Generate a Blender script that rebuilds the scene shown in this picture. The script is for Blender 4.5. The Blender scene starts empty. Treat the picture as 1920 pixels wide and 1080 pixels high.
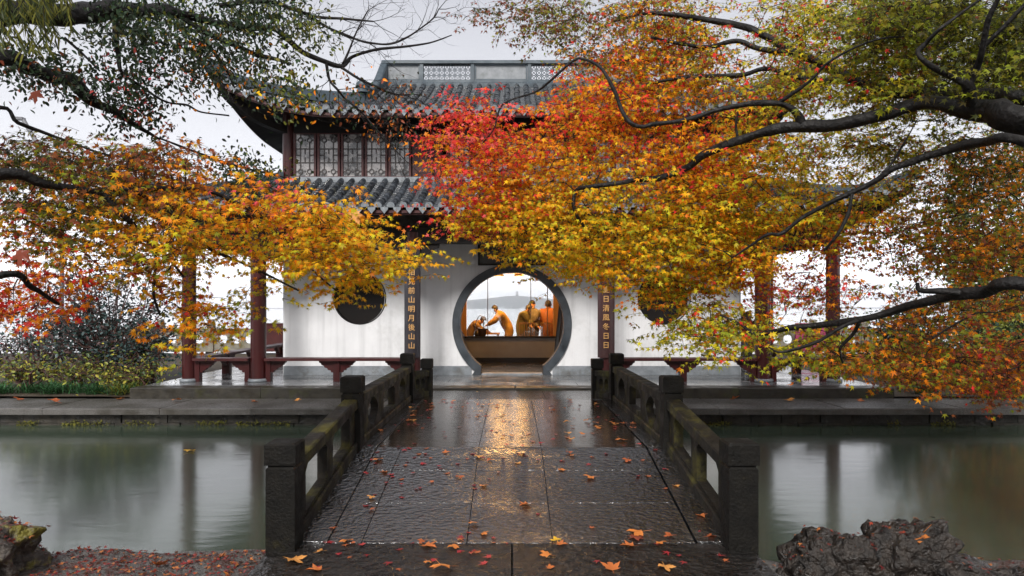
import bpy, bmesh, math, random
import numpy as np
from mathutils import Vector, Matrix, noise
from mathutils.geometry import tessellate_polygon

random.seed(7); rng = np.random.default_rng(7)
PI = math.pi
scene = bpy.context.scene
col = scene.collection

# ------------------------------------------------------------------ camera
F, CX, HY, CZ = 1280.0, 960.0, 578.0, 1.5     # focal in photo px, centre, horizon row, eye height
cam_d = bpy.data.cameras.new('camera'); cam = bpy.data.objects.new('camera', cam_d); col.objects.link(cam)
cam.location = (0, 0, CZ); cam.rotation_euler = (math.radians(90), 0, 0)
cam_d.lens = 24; cam_d.sensor_width = 36; cam_d.shift_y = 38/1920; cam_d.clip_end = 9000; cam_d.clip_start = .05
scene.camera = cam

# ------------------------------------------------------------------ sky, sun, exposure
SUN_EL, SUN_AZ = math.radians(38), math.radians(12)      # soft overcast light from behind the camera
w = bpy.data.worlds.new('World'); scene.world = w; w.use_nodes = True
nt = w.node_tree; nt.nodes.clear()
out = nt.nodes.new('ShaderNodeOutputWorld'); bg = nt.nodes.new('ShaderNodeBackground')
sky = nt.nodes.new('ShaderNodeTexSky'); sky.sky_type = 'NISHITA'; sky.sun_disc = False
sky.sun_elevation = SUN_EL; sky.sun_rotation = math.radians(180) - SUN_AZ; sky.dust_density = 4
hs = nt.nodes.new('ShaderNodeHueSaturation'); hs.inputs['Saturation'].default_value = .18
tc = nt.nodes.new('ShaderNodeTexCoord'); sx = nt.nodes.new('ShaderNodeSeparateXYZ')
ramp = nt.nodes.new('ShaderNodeValToRGB')                # overcast: white mist at the horizon, grey cloud above
cr = ramp.color_ramp; cr.elements[0].position = 0.0; cr.elements[0].color = (17, 17, 17.3, 1)
cr.elements[1].position = 1.0; cr.elements[1].color = (2.9, 2.9, 3.15, 1)
for p, c in ((.06, (13.0, 13.0, 13.3, 1)), (.12, (7.0, 7.0, 7.3, 1)), (.2, (3.9, 3.95, 4.2, 1)), (.42, (2.6, 2.65, 2.9, 1))):
    e = cr.elements.new(p); e.color = c
nz = nt.nodes.new('ShaderNodeTexNoise'); nz.inputs['Scale'].default_value = 2.5; nz.inputs['Detail'].default_value = 4
mr = nt.nodes.new('ShaderNodeMapRange'); mr.inputs[3].default_value = .93; mr.inputs[4].default_value = 1.07
mul = nt.nodes.new('ShaderNodeMix'); mul.data_type = 'RGBA'; mul.blend_type = 'MULTIPLY'; mul.inputs[0].default_value = 1
mx = nt.nodes.new('ShaderNodeMix'); mx.data_type = 'RGBA'; mx.inputs[0].default_value = .9
L = nt.links.new
L(sky.outputs[0], hs.inputs['Color']); L(tc.outputs['Generated'], sx.inputs[0]); L(sx.outputs['Z'], ramp.inputs[0])
L(tc.outputs['Generated'], nz.inputs['Vector']); L(nz.outputs[0], mr.inputs[0])
L(ramp.outputs[0], mul.inputs[6]); L(mr.outputs[0], mul.inputs[7])
L(hs.outputs[0], mx.inputs[6]); L(mul.outputs[2], mx.inputs[7]); L(mx.outputs[2], bg.inputs[0]); L(bg.outputs[0], out.inputs[0])
bg.inputs[1].default_value = .085
sd = bpy.data.lights.new('sun', 'SUN'); sd.energy = 1.5; sd.angle = math.radians(18); sd.color = (1, .97, .93)
sun = bpy.data.objects.new('sun', sd); col.objects.link(sun)
sun.rotation_euler = (math.radians(90) - SUN_EL, 0, -SUN_AZ)
sun.location = (0, -10, 20)
vs = scene.view_settings; vs.view_transform = 'Standard'; vs.look = 'None'; vs.gamma = 1; vs.use_curve_mapping = False
vs.exposure = 1.52
scene.cycles.use_denoising = True
scene.cycles.max_bounces = 7; scene.cycles.transmission_bounces = 5; scene.cycles.volume_bounces = 1
scene.cycles.sample_clamp_indirect = 6

# ------------------------------------------------------------------ helpers
def P(x, y, Y):                               # photo pixel at real distance Y -> point
    return Vector(((x-CX)/F*Y, Y, CZ-(y-HY)/F*Y))

class MB:
    def __init__(s): s.v = []; s.f = []; s.m = []; s.sm = []
    def add(s, vs, fs, m=0, smooth=False):
        b = len(s.v); s.v += [tuple(v) for v in vs]
        for f in fs: s.f.append([i+b for i in f]); s.m.append(m); s.sm.append(smooth)
    def box(s, x0, x1, y0, y1, z0, z1, m=0, ch=0, M=None):
        if ch:
            v = []
            for (z, i) in ((z0, 0), (z1-ch, 0), (z1, ch)):
                v += [(x0+i, y0+i, z), (x1-i, y0+i, z), (x1-i, y1-i, z), (x0+i, y1-i, z)]
            f = [(3, 2, 1, 0), (8, 9, 10, 11)]
            for k in (0, 4):
                for j in range(4): f.append((k+j, k+(j+1) % 4, k+4+(j+1) % 4, k+4+j))
        else:
            v = [(x0, y0, z0), (x1, y0, z0), (x1, y1, z0), (x0, y1, z0), (x0, y0, z1), (x1, y0, z1), (x1, y1, z1), (x0, y1, z1)]
            f = [(3, 2, 1, 0), (4, 5, 6, 7), (0, 1, 5, 4), (1, 2, 6, 5), (2, 3, 7, 6), (3, 0, 4, 7)]
        if M is not None: v = [M @ Vector(p) for p in v]
        s.add(v, f, m)
    def beam(s, a, b, wd, h, m=0, up=(0, 0, 1)):
        a, b = Vector(a), Vector(b); d = (b-a).normalized(); u = Vector(up)
        r = d.cross(u).normalized(); u = r.cross(d)
        v = []
        for p in (a, b):
            for (i, j) in ((-1, -1), (1, -1), (1, 1), (-1, 1)): v.append(p+r*i*wd/2+u*j*h/2)
        s.add(v, [(0, 1, 2, 3), (7, 6, 5, 4), (0, 4, 5, 1), (1, 5, 6, 2), (2, 6, 7, 3), (3, 7, 4, 0)], m)
    def tube(s, pts, rad, n=8, m=0, cap=True, rough=0.0):
        pts = [Vector(p) for p in pts]; N = len(pts)
        if N < 2: return
        t0 = (pts[1]-pts[0]).normalized()
        nrm = t0.cross(Vector((.3, .2, .93))).normalized()
        v = []
        for i, p in enumerate(pts):
            t = (pts[min(i+1, N-1)]-pts[max(i-1, 0)]).normalized()
            nrm = (nrm - t*nrm.dot(t)).normalized(); bn = t.cross(nrm)
            r = rad[i] if hasattr(rad, '__len__') else rad
            for k in range(n):
                a = 2*PI*k/n
                rr = r*(1+rough*noise.noise(p*6+Vector((k*1.7, 0, 0)))) if rough else r
                v.append(p+(nrm*math.cos(a)+bn*math.sin(a))*rr)
        f = []
        for i in range(N-1):
            for k in range(n): f.append((i*n+k, i*n+(k+1) % n, (i+1)*n+(k+1) % n, (i+1)*n+k))
        s.add(v, f, m, True)
        if cap: s.add(v[:n], [tuple(range(n))[::-1]], m); s.add(v[-n:], [tuple(range(n))], m)
    def cyl(s, x, y, z0, z1, r, n=20, m=0, r2=None):
        s.tube([(x, y, z0), (x, y, z1)], [r, r2 if r2 else r], n, m)
    def lathe(s, prof, n=20, m=0, c=(0, 0, 0)):
        v = []
        for r, z in prof:
            for k in range(n):
                a = 2*PI*k/n; v.append((c[0]+r*math.cos(a), c[1]+r*math.sin(a), c[2]+z))
        f = []
        for i in range(len(prof)-1):
            for k in range(n): f.append((i*n+k, i*n+(k+1) % n, (i+1)*n+(k+1) % n, (i+1)*n+k))
        s.add(v, f, m, True)
        s.add(v[:n], [tuple(range(n))[::-1]], m); s.add(v[-n:], [tuple(range(n))], m)
    def plate(s, outer, holes, mp, th, m=0):
        """2D outline with holes, mapped by mp(u, v, w) with w in 0..th"""
        loops = [outer]+list(holes)
        flat = [p for l in loops for p in l]
        tris = tessellate_polygon([[Vector((p[0], p[1], 0)) for p in l] for l in loops])
        nn = len(flat)
        v = [mp(p[0], p[1], 0) for p in flat]+[mp(p[0], p[1], th) for p in flat]
        f = [tuple(t) for t in tris]+[tuple(i+nn for i in t)[::-1] for t in tris]
        b = 0
        for l in loops:
            k = len(l)
            for i in range(k):
                j = (i+1) % k; f.append((b+i, b+j, nn+b+j, nn+b+i))
            b += k
        s.add(v, f, m)
    def mesh(s, name, mats):
        me = bpy.data.meshes.new(name); me.from_pydata(s.v, [], s.f)
        for mt in (mats if isinstance(mats, (list, tuple)) else [mats]): me.materials.append(mt)
        me.polygons.foreach_set('material_index', s.m); me.polygons.foreach_set('use_smooth', s.sm)
        me.validate(); me.update(); return me

def fixn(me):
    bm = bmesh.new(); bm.from_mesh(me); bmesh.ops.recalc_face_normals(bm, faces=bm.faces); bm.to_mesh(me); bm.free(); return me

def props(o, label=None, cat=None, group=None, kind=None):
    if label: o['label'] = label
    if cat: o['category'] = cat
    if group: o['group'] = group
    if kind: o['kind'] = kind
    return o
def setparent(o, parent):
    o.parent = parent
    if parent is not None: o.matrix_parent_inverse = Matrix.Translation(parent['_loc']).inverted() if '_loc' in parent.keys() else Matrix.Identity(4)
def link(name, me, parent=None, **k):
    o = bpy.data.objects.new(name, me); col.objects.link(o)
    if parent is not None: setparent(o, parent)
    return props(o, **k)
def obj(name, mb, mats, parent=None, fix=True, **k):
    me = mb.mesh(name, mats)
    if fix: fixn(me)
    return link(name, me, parent, **k)
def root(name, loc, label, cat, group=None, rz=0):
    o = bpy.data.objects.new(name, None); col.objects.link(o); o.location = loc; o.rotation_euler = (0, 0, rz)
    o.empty_display_size = .1
    o['_loc'] = list(loc)
    return props(o, label, cat, group)
def copy_tree(src, parent=None):
    c = src.copy(); col.objects.link(c)
    if parent is not None: c.parent = parent
    for ch in list(src.children): copy_tree(ch, c)
    return c

def catmull(p, n=6):
    """p: list of tuples (any dim) -> smooth list"""
    p = [np.array(q, float) for q in p]
    if len(p) < 3:
        return [p[0]+(p[-1]-p[0])*t for t in np.linspace(0, 1, n+1)]
    q = [2*p[0]-p[1]]+p+[2*p[-1]-p[-2]]; o = []
    for i in range(1, len(q)-2):
        for k in range(n):
            t = k/n; a, b, c, d = q[i-1], q[i], q[i+1], q[i+2]
            o.append(.5*((2*b)+(c-a)*t+(2*a-5*b+4*c-d)*t*t+(3*b-a-3*c+d)*t**3))
    o.append(p[-1]); return o

# ------------------------------------------------------------------ materials
def newmat(name):
    m = bpy.data.materials.new(name); m.use_nodes = True
    n = m.node_tree.nodes; return m, n, m.node_tree.links.new, n['Principled BSDF']
def mat(name, c1, c2=None, scale=4, rough=.6, rough2=None, bump=0, bscale=30, coords='Object', stretch=(1, 1, 1), detail=6, c3=None, c3scale=1.2, c3lo=.52, c3hi=.66, coat=0, coat_r=.08, metal=0, spec=.5, vary=0, ior=None, bdist=.02, contrast=(.3, .7)):
    m, n, L, b = newmat(name)
    g = n.new('ShaderNodeTexCoord') if coords == 'Object' else n.new('ShaderNodeNewGeometry')
    src = g.outputs['Object'] if coords == 'Object' else g.outputs['Position']
    mp = n.new('ShaderNodeMapping'); mp.inputs['Scale'].default_value = stretch; L(src, mp.inputs[0]); v = mp.outputs[0]
    b.inputs['Roughness'].default_value = rough; b.inputs['Metallic'].default_value = metal
    b.inputs['Specular IOR Level'].default_value = spec
    if ior: b.inputs['IOR'].default_value = ior
    if coat: b.inputs['Coat Weight'].default_value = coat; b.inputs['Coat Roughness'].default_value = coat_r
    t = n.new('ShaderNodeTexNoise'); t.inputs['Scale'].default_value = scale; t.inputs['Detail'].default_value = detail; t.inputs['Roughness'].default_value = .62
    L(v, t.inputs['Vector'])
    r = n.new('ShaderNodeMapRange'); r.inputs[1].default_value = contrast[0]; r.inputs[2].default_value = contrast[1]; L(t.outputs[0], r.inputs[0])
    x = n.new('ShaderNodeMix'); x.data_type = 'RGBA'; x.inputs[6].default_value = (*c1, 1); x.inputs[7].default_value = (*(c2 or c1), 1); L(r.outputs[0], x.inputs[0])
    c = x.outputs[2]
    if c3:
        t3 = n.new('ShaderNodeTexNoise'); t3.inputs['Scale'].default_value = c3scale; t3.inputs['Detail'].default_value = 8; t3.inputs['Roughness'].default_value = .7; L(v, t3.inputs['Vector'])
        r3 = n.new('ShaderNodeMapRange'); r3.inputs[1].default_value = c3lo; r3.inputs[2].default_value = c3hi; L(t3.outputs[0], r3.inputs[0])
        x3 = n.new('ShaderNodeMix'); x3.data_type = 'RGBA'; x3.inputs[7].default_value = (*c3, 1); L(r3.outputs[0], x3.inputs[0]); L(c, x3.inputs[6]); c = x3.outputs[2]
    if vary:
        oi = n.new('ShaderNodeObjectInfo'); rv = n.new('ShaderNodeMapRange'); rv.inputs[3].default_value = 1-vary; rv.inputs[4].default_value = 1+vary
        L(oi.outputs['Random'], rv.inputs[0]); xv = n.new('ShaderNodeMix'); xv.data_type = 'RGBA'; xv.blend_type = 'MULTIPLY'; xv.inputs[0].default_value = 1
        L(c, xv.inputs[6]); L(rv.outputs[0], xv.inputs[7]); c = xv.outputs[2]
    L(c, b.inputs['Base Color'])
    if rough2 is not None:
        t2 = n.new('ShaderNodeTexNoise'); t2.inputs['Scale'].default_value = scale*.6; t2.inputs['Detail'].default_value = 5; L(v, t2.inputs['Vector'])
        r2 = n.new('ShaderNodeMapRange'); r2.inputs[1].default_value = .35; r2.inputs[2].default_value = .65; r2.inputs[3].default_value = rough; r2.inputs[4].default_value = rough2
        L(t2.outputs[0], r2.inputs[0]); L(r2.outputs[0], b.inputs['Roughness'])
    if bump:
        tb = n.new('ShaderNodeTexNoise'); tb.inputs['Scale'].default_value = bscale; tb.inputs['Detail'].default_value = 5; L(v, tb.inputs['Vector'])
        bp = n.new('ShaderNodeBump'); bp.inputs['Strength'].default_value = bump; bp.inputs['Distance'].default_value = bdist
        L(tb.outputs[0], bp.inputs['Height']); L(bp.outputs[0], b.inputs['Normal'])
        if coat: L(bp.outputs[0], b.inputs['Coat Normal'])
    return m

M = {}
M['deck'] = mat('wet_deck_stone', (.004, .0038, .0037), (.013, .012, .0113), 4, .05, .26, .75, 19, coords='Geo', stretch=(1, 1.4, 1), vary=.35, ior=3.5, c3=(.010, .008, .006), c3scale=2.5, bdist=.03)
M['deckflat'] = mat('worn_deck_stone', (.010, .008, .007), (.030, .023, .018), 5, .05, .12, .28, 12, coords='Geo', stretch=(.7, 2.0, 1), vary=.3, ior=3.0, c3=(.03, .016, .009), c3scale=2.5, bdist=.02)
M['terrace'] = mat('dark_terrace_stone', (.006, .0055, .005), (.018, .015, .013), 6, .15, .4, 1.0, 14, coords='Geo', vary=.2, ior=1.8, bdist=.05)
M['rail'] = mat('mossy_rail_stone', (.005, .0042, .0034), (.018, .014, .009), 9, .5, .85, .6, 40, coords='Geo', c3=(.075, .066, .010), c3scale=3.0, c3lo=.50, c3hi=.68, bdist=.012, spec=.3)
M['post'] = mat('wet_post_stone', (.0025, .0023, .002), (.009, .0078, .006), 10, .5, .85, .7, 45, coords='Geo', c3=(.022, .018, .005), c3scale=3.5, c3lo=.58, c3hi=.72, bdist=.012, spec=.2)
M['paving'] = mat('wet_porch_paving', (.07, .073, .076), (.15, .153, .157), 3, .07, .28, .15, 14, coords='Geo', vary=.12, ior=1.9, bdist=.012)
M['kerb'] = mat('mossy_kerb_stone', (.010, .0085, .006), (.032, .027, .019), 8, .3, .6, .4, 30, coords='Geo', c3=(.03, .032, .009), c3scale=2.2, vary=.2, bdist=.01)
M['coping'] = mat('speckled_granite', (.025, .024, .022), (.17, .16, .15), 70, .3, .6, .5, 70, coords='Geo', vary=.2, bdist=.01, c3=(.04, .035, .027), c3scale=1.5, c3lo=.42, c3hi=.62)
M['bankwall'] = mat('damp_bank_stone', (.008, .0075, .006), (.035, .029, .021), 7, .5, .8, .8, 16, coords='Geo', vary=.35, bdist=.03)
M['moss'] = mat('yellow_moss', (.05, .055, .008), (.16, .15, .015), 14, .9, None, .8, 60, coords='Geo', bdist=.03)
M['plaster'] = mat('white_plaster', (.72, .72, .73), (.62, .62, .63), 1.6, .85, None, .12, 9, coords='Geo', c3=(.46, .46, .45), c3scale=.9, c3lo=.52, c3hi=.78, bdist=.02)
m_ = M['plaster']; n_ = m_.node_tree.nodes; l_ = m_.node_tree.links.new; b_ = n_['Principled BSDF']
g_ = n_.new('ShaderNodeNewGeometry'); mp_ = n_.new('ShaderNodeMapping'); mp_.inputs['Scale'].default_value = (7, 7, .35); l_(g_.outputs['Position'], mp_.inputs[0])
t_ = n_.new('ShaderNodeTexNoise'); t_.inputs['Scale'].default_value = 1; t_.inputs['Detail'].default_value = 6; l_(mp_.outputs[0], t_.inputs['Vector'])
r_ = n_.new('ShaderNodeMapRange'); r_.inputs[1].default_value = .50; r_.inputs[2].default_value = .78; r_.inputs[3].default_value = 1; r_.inputs[4].default_value = .78; l_(t_.outputs[0], r_.inputs[0])
x_ = n_.new('ShaderNodeMix'); x_.data_type = 'RGBA'; x_.blend_type = 'MULTIPLY'; x_.inputs[0].default_value = 1
l_(b_.inputs['Base Color'].links[0].from_socket, x_.inputs[6]); l_(r_.outputs[0], x_.inputs[7]); l_(x_.outputs[2], b_.inputs['Base Color'])
M['agedplaster'] = mat('aged_ridge_plaster', (.25, .26, .27), (.16, .17, .18), 6, .85, None, .15, 12, coords='Geo', c3=(.14, .15, .15), c3scale=5)
M['greystone'] = mat('blue_grey_stone', (.12, .135, .15), (.24, .26, .28), 5, .35, .6, .25, 25, coords='Geo', c3=(.09, .09, .085), c3scale=2, vary=.1, bdist=.01)
M['ring'] = mat('gate_ring_stone', (.010, .013, .017), (.05, .062, .075), 3, .3, .6, .2, 22, coords='Geo', bdist=.01)
M['red'] = mat('dark_red_paint', (.026, .0035, .0035), (.055, .008, .008), 3, .28, .5, .08, 30, coords='Geo', stretch=(1, 1, .3), bdist=.01, spec=.35)
M['red2'] = mat('worn_red_paint', (.035, .0065, .0065), (.07, .014, .013), 4, .35, .6, .1, 30, coords='Geo', bdist=.01, spec=.35)
M['timber'] = mat('dark_timber', (.004, .003, .003), (.012, .009, .008), 4, .5, .7, .1, 30, coords='Geo', stretch=(.3, 1, 1), bdist=.01, spec=.2)
M['tile'] = mat('wet_roof_tile', (.009, .011, .014), (.042, .048, .057), 11, .18, .42, .3, 40, coords='Geo', vary=.5, bdist=.006, c3=(.045, .045, .028), c3scale=3, c3lo=.56, c3hi=.70)
M['drip'] = mat('sheen_painted_drip_tile', (.12, .135, .15), (.22, .24, .26), 14, .35, .6, .3, 50, coords='Geo', vary=.25, bdist=.006)  # paler than the roof tiles: wet reflection painted into the colour
M['ridge'] = mat('ridge_plaster', (.018, .030, .040), (.05, .07, .085), 4, .4, .7, .1, 20, coords='Geo', bdist=.01)
M['lattice'] = mat('lattice_wood', (.02, .014, .013), (.035, .025, .022), 8, .5, None, 0)
M['pane'] = mat('painted_reflection_glass', (.40, .375, .36), (.22, .21, .21), 3.5, .06, .15, .05, 4, coords='Geo', spec=1, c3=(.02, .02, .02), c3scale=3.2, c3lo=.46, c3hi=.56)  # dark patches paint tree reflections into the glass colour
M['boardred'] = mat('couplet_lacquer', (.035, .014, .014), (.055, .018, .018), 5, .35, .5, .1, 30, coords='Geo')
M['boarddark'] = mat('couplet_lacquer_dark', (.018, .018, .024), (.03, .024, .028), 5, .3, .5, .1, 30, coords='Geo')
M['gold'] = mat('gilt_letter', (.72, .42, .16), (.55, .30, .10), 40, .4, None, 0)
M['ochre'] = mat('ochre_wood', (.42, .22, .07), (.55, .30, .10), 5, .5, .7, .05, 30, coords='Geo', stretch=(4, 4, .6))
M['innerwall'] = mat('parapet_plaster', (.34, .35, .37), (.27, .275, .285), 2, .8, None, .1, 12, coords='Geo')
M['dark'] = mat('black_wood', (.010, .009, .009), (.02, .018, .017), 5, .3, .5, 0)
M['bark'] = mat('wet_bark', (.003, .0027, .0026), (.012, .010, .009), 12, .5, .8, .8, 30, coords='Geo', bdist=.02, spec=.3)
M['twig'] = mat('twig_bark', (.005, .004, .0035), (.016, .011, .009), 10, .6, None, 0, spec=.2)
M['redstem'] = mat('reddish_stem', (.07, .03, .025), (.12, .05, .04), 10, .6, None, 0)
M['rock'] = mat('pitted_rock', (.006, .005, .0045), (.045, .035, .028), 11, .22, .6, 1.0, 26, coords='Geo', c3=(.11, .10, .095), c3scale=6, c3lo=.60, c3hi=.70, bdist=.06)
M['mossrock'] = mat('mossy_rock', (.02, .016, .014), (.12, .10, .085), 8, .4, .8, 1.0, 20, coords='Geo', c3=(.16, .14, .02), c3scale=4, c3lo=.52, c3hi=.6, bdist=.05)
M['bank'] = mat('wet_gravel_bank', (.03, .027, .024), (.15, .14, .13), 40, .3, .7, 1.0, 70, coords='Geo', c3=(.06, .02, .012), c3scale=6, c3lo=.5, c3hi=.6, bdist=.03)
M['soil'] = mat('garden_soil', (.03, .022, .014), (.07, .05, .03), 12, .8, None, .6, 30, coords='Geo')
M['lakestone'] = mat('balustrade_stone', (.14, .13, .10), (.24, .22, .18), 8, .6, .8, .2, 40, coords='Geo', c3=(.10, .085, .03), c3scale=3)
M['iron'] = mat('grey_iron', (.10, .10, .11), (.16, .16, .17), 8, .5, None, 0)
M['hill'] = mat('wooded_hill', (.035, .05, .035), (.06, .075, .05), .05, .9, None, 0, coords='Geo')
M['pagoda'] = mat('pagoda_wall', (.12, .09, .08), (.18, .14, .12), .3, .8, None, 0, coords='Geo')
M['skin'] = mat('skin', (.48, .28, .19), (.42, .23, .15), 9, .5, None, 0)
M['hair'] = mat('black_hair', (.015, .012, .011), (.03, .024, .02), 30, .5, None, .3, 90)
M['brownhair'] = mat('brown_hair', (.10, .05, .025), (.16, .08, .04), 30, .5, None, .3, 90)
for nm, c in (('coat_olive', (.14, .13, .06)), ('coat_tan', (.36, .22, .07)), ('coat_grey', (.16, .15, .14)), ('coat_brown', (.20, .12, .05)), ('coat_blue', (.05, .07, .11)), ('coat_rust', (.26, .09, .04)), ('trousers', (.05, .045, .045))):
    M[nm] = mat(nm, c, tuple(x*.75 for x in c), 7, .8, None, .3, 60)
M['metal'] = mat('dull_metal', (.10, .095, .09), (.16, .15, .14), 8, .35, None, 0, metal=.8)
M['clay'] = mat('dark_clay', (.05, .028, .02), (.08, .04, .03), 8, .5, None, 0)
M['magenta'] = mat('crimson_screen', (.22, .015, .07), (.28, .025, .09), 4, .5, .7, .1, 20, coords='Geo', stretch=(6, 6, .5))

# water: murky green, soft wind-drawn ripples
def water(name, base, rough, bump, sc, ior):
    m, n, L, b = newmat(name)
    b.inputs['Base Color'].default_value = (*base, 1); b.inputs['Roughness'].default_value = rough; b.inputs['IOR'].default_value = ior
    g = n.new('ShaderNodeNewGeometry'); mp = n.new('ShaderNodeMapping'); mp.inputs['Scale'].default_value = (sc*.35, sc, 1)
    mp.inputs['Rotation'].default_value = (0, 0, .12)
    L(g.outputs['Position'], mp.inputs[0])
    t = n.new('ShaderNodeTexNoise'); t.inputs['Scale'].default_value = 1; t.inputs['Detail'].default_value = 4; t.inputs['Distortion'].default_value = .6; L(mp.outputs[0], t.inputs['Vector'])
    bp = n.new('ShaderNodeBump'); bp.inputs['Strength'].default_value = bump; bp.inputs['Distance'].default_value = .05
    L(t.outputs[0], bp.inputs['Height']); L(bp.outputs[0], b.inputs['Normal']); return m
M['water'] = water('pond_water', (.042, .060, .040), .13, .045, 5, 2.6)
M['lake'] = water('lake_water', (.10, .115, .12), .12, .12, 2, 1.5)

m, n, L, b = newmat('clear_glass'); n.clear()
o_ = n.new('ShaderNodeOutputMaterial'); tr = n.new('ShaderNodeBsdfTransparent'); tr.inputs[0].default_value = (.93, .94, .94, 1); gl = n.new('ShaderNodeBsdfGlossy'); gl.inputs['Roughness'].default_value = .02
fr = n.new('ShaderNodeFresnel'); fr.inputs[0].default_value = 1.4; ms = n.new('ShaderNodeMixShader')
L(fr.outputs[0], ms.inputs[0]); L(tr.outputs[0], ms.inputs[1]); L(gl.outputs[0], ms.inputs[2]); L(ms.outputs[0], o_.inputs[0]); M['glass'] = m

def leafmat(name, trans=.38, rough=.4):
    m, n, L, b = newmat(name)
    a = n.new('ShaderNodeAttribute'); a.attribute_name = 'Col'
    b.inputs['Roughness'].default_value = rough; b.inputs['Specular IOR Level'].default_value = .13
    t = n.new('ShaderNodeBsdfTranslucent'); ms = n.new('ShaderNodeMixShader'); ms.inputs[0].default_value = trans
    L(a.outputs['Color'], b.inputs['Base Color']); L(a.outputs['Color'], t.inputs[0])
    L(b.outputs[0], ms.inputs[1]); L(t.outputs[0], ms.inputs[2]); L(ms.outputs[0], n['Material Output'].inputs[0]); return m
M['leaf'] = leafmat('leaf_blade', .46); M['wetleaf'] = leafmat('fallen_leaf_blade', .1, .3)
M['gloss'] = leafmat('glossy_leaf_blade', .2, .3)
m, n, L, b = newmat('lamp_glow'); b.inputs['Emission Color'].default_value = (1, .6, .25, 1); b.inputs['Emission Strength'].default_value = 6; M['glow'] = m

# ================================================================== SETTING
def deck_z(y):
    if y < 5.2: return -.288
    if y < 7.15: return -.29+(y-5.2)*.1718
    if y < 10.9: return .045
    return .045-(y-10.9)*.041

# water sheets
mb = MB(); mb.add([(-60, 2.0, -.51), (60, 2.0, -.51), (60, 12.2, -.51), (-60, 12.2, -.51)], [(0, 1, 2, 3)])
obj('pond_water', mb, M['water'], kind='structure', label='murky green pond water either side of the stone bridge')
mb = MB(); mb.add([(-6800, 24.2, -.6), (6800, 24.2, -.6), (6800, 6700, -.6), (-6800, 6700, -.6)], [(0, 1, 2, 3)])
obj('lake_water', mb, M['lake'], kind='structure', label='pale misty lake reaching to the horizon')
mb = MB(); mb.add([(-6850, -50, -1.6), (6850, -50, -1.6), (6850, 6750, -1.6), (-6850, 6750, -1.6)], [(0, 1, 2, 3)])
obj('ground', mb, M['soil'], kind='structure', label='earth under the pond and lake')

# near banks: uneven gravel shore either side of the terrace
def bank(name, x0, x1, y0, y1, z, label):
    mb = MB(); nx, ny = 150, 70; v = []; f = []
    for j in range(ny+1):
        for i in range(nx+1):
            x = x0+(x1-x0)*i/nx; y = y0+(y1-y0)*(1-(1-j/ny)**2.2)
            zz = z+.05*noise.noise(Vector((x*2.3, y*2.3, 1)))+.02*noise.noise(Vector((x*9, y*9, 4)))
            edge = y1-.12*(1+noise.noise(Vector((x*1.5, 7, 0))))
            if j == ny: zz = -.75; y = y1
            elif y > edge: zz -= .05
            v.append((x, y, zz))
    for j in range(ny):
        for i in range(nx): a = j*(nx+1)+i; f.append((a, a+1, a+nx+2, a+nx+1))
    mb.add(v, f, 0, True); return obj(name, mb, M['bank'], kind='structure', label=label)
bank('left_bank', -16, -1.78, -8, 5.35, -.36, 'wet gravel shore strewn with leaves by the front of the bridge')
bank('right_bank', 1.78, 16, -8, 5.2, -.38, 'dark wet shore beside the rocks')

# terrace slabs in front of the bridge
ter = MB(); ter.box(-1.74, 1.74, -8, 5.15, -.75, -.44)
ter = obj('front_terrace', ter, M['terrace'], kind='structure', label='dark stone terrace before the bridge')
for (x0, x1, y0, y1) in ((-1.78, -.005, 4.2, 5.192), (.005, 1.78, 4.25, 5.192), (-1.78, .25, 3.1, 4.19), (.262, 1.78, 3.1, 4.24)):
    mb = MB(); mb.box(x0, x1, y0, y1, -.435, -.288+random.uniform(-.0015, .0015), ch=.002)
    obj('slab', mb, M['terrace'], ter)

# bridge deck
mb = MB()
ys = [5.2, 7.15, 10.9, 12.7]
for a, b_ in zip(ys[:-1], ys[1:]):
    za, zb = deck_z(a)-.2, deck_z(b_-1e-6)-.2
    v = [(-1.72, a, -.75), (1.72, a, -.75), (1.72, b_, -.75), (-1.72, b_, -.75), (-1.72, a, za), (1.72, a, za), (1.72, b_, zb), (-1.72, b_, zb)]
    mb.add(v, [(4, 5, 6, 7), (0, 1, 5, 4), (1, 2, 6, 5), (2, 3, 7, 6), (3, 0, 4, 7)])
bridge = obj('bridge_deck', mb, M['terrace'], kind='structure', label='low humped stone slab bridge over the pond')
def deck_slab(x0, x1, y0, y1, mt='deck', dz=0.0, name='slab'):
    mb = MB(); mb.box(x0, x1, y0, y1, -.185, 0, ch=.001)
    tl = random.uniform(-.0012, .0012)
    mb.v = [(x, y, z+deck_z(min(max(y, y0+.001), y1-.001))+dz+tl*(1 if x < (x0+x1)/2 else -1)) for x, y, z in mb.v]
    return obj(name, mb, M[mt], bridge)
G = .003
rowY = [5.2, 5.87, 6.56, 7.15]
for a, b_ in zip(rowY[:-1], rowY[1:]):
    deck_slab(-1.15+G, -.345-G, a+G, b_-G); deck_slab(-.345+G, .31-G, a+G, b_-G); deck_slab(.31+G, 1.40-G, a+G, b_-G)
    deck_slab(-1.41+G, -1.15-G, a+G, b_-G)
for (a, b_) in ((5.2, 7.15), (7.15, 10.9)):
    for s in (-1, 1):
        x0, x1 = (1.41+G, 1.74) if s > 0 else (-1.74, -1.41-G)
        deck_slab(x0, x1, a+G, b_-G, 'deck', .012)
for (x0, x1) in ((-1.41, -.35), (-.35, .305), (.305, 1.40)): 
    deck_slab(x0+G, x1-G, 7.15+G, 10.9-G, 'deckflat')
for (x0, x1) in ((-1.74, -.7), (-.7, .55), (.55, 1.74)): deck_slab(x0+G, x1-G, 10.9+G, 12.68, 'deckflat')

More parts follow.
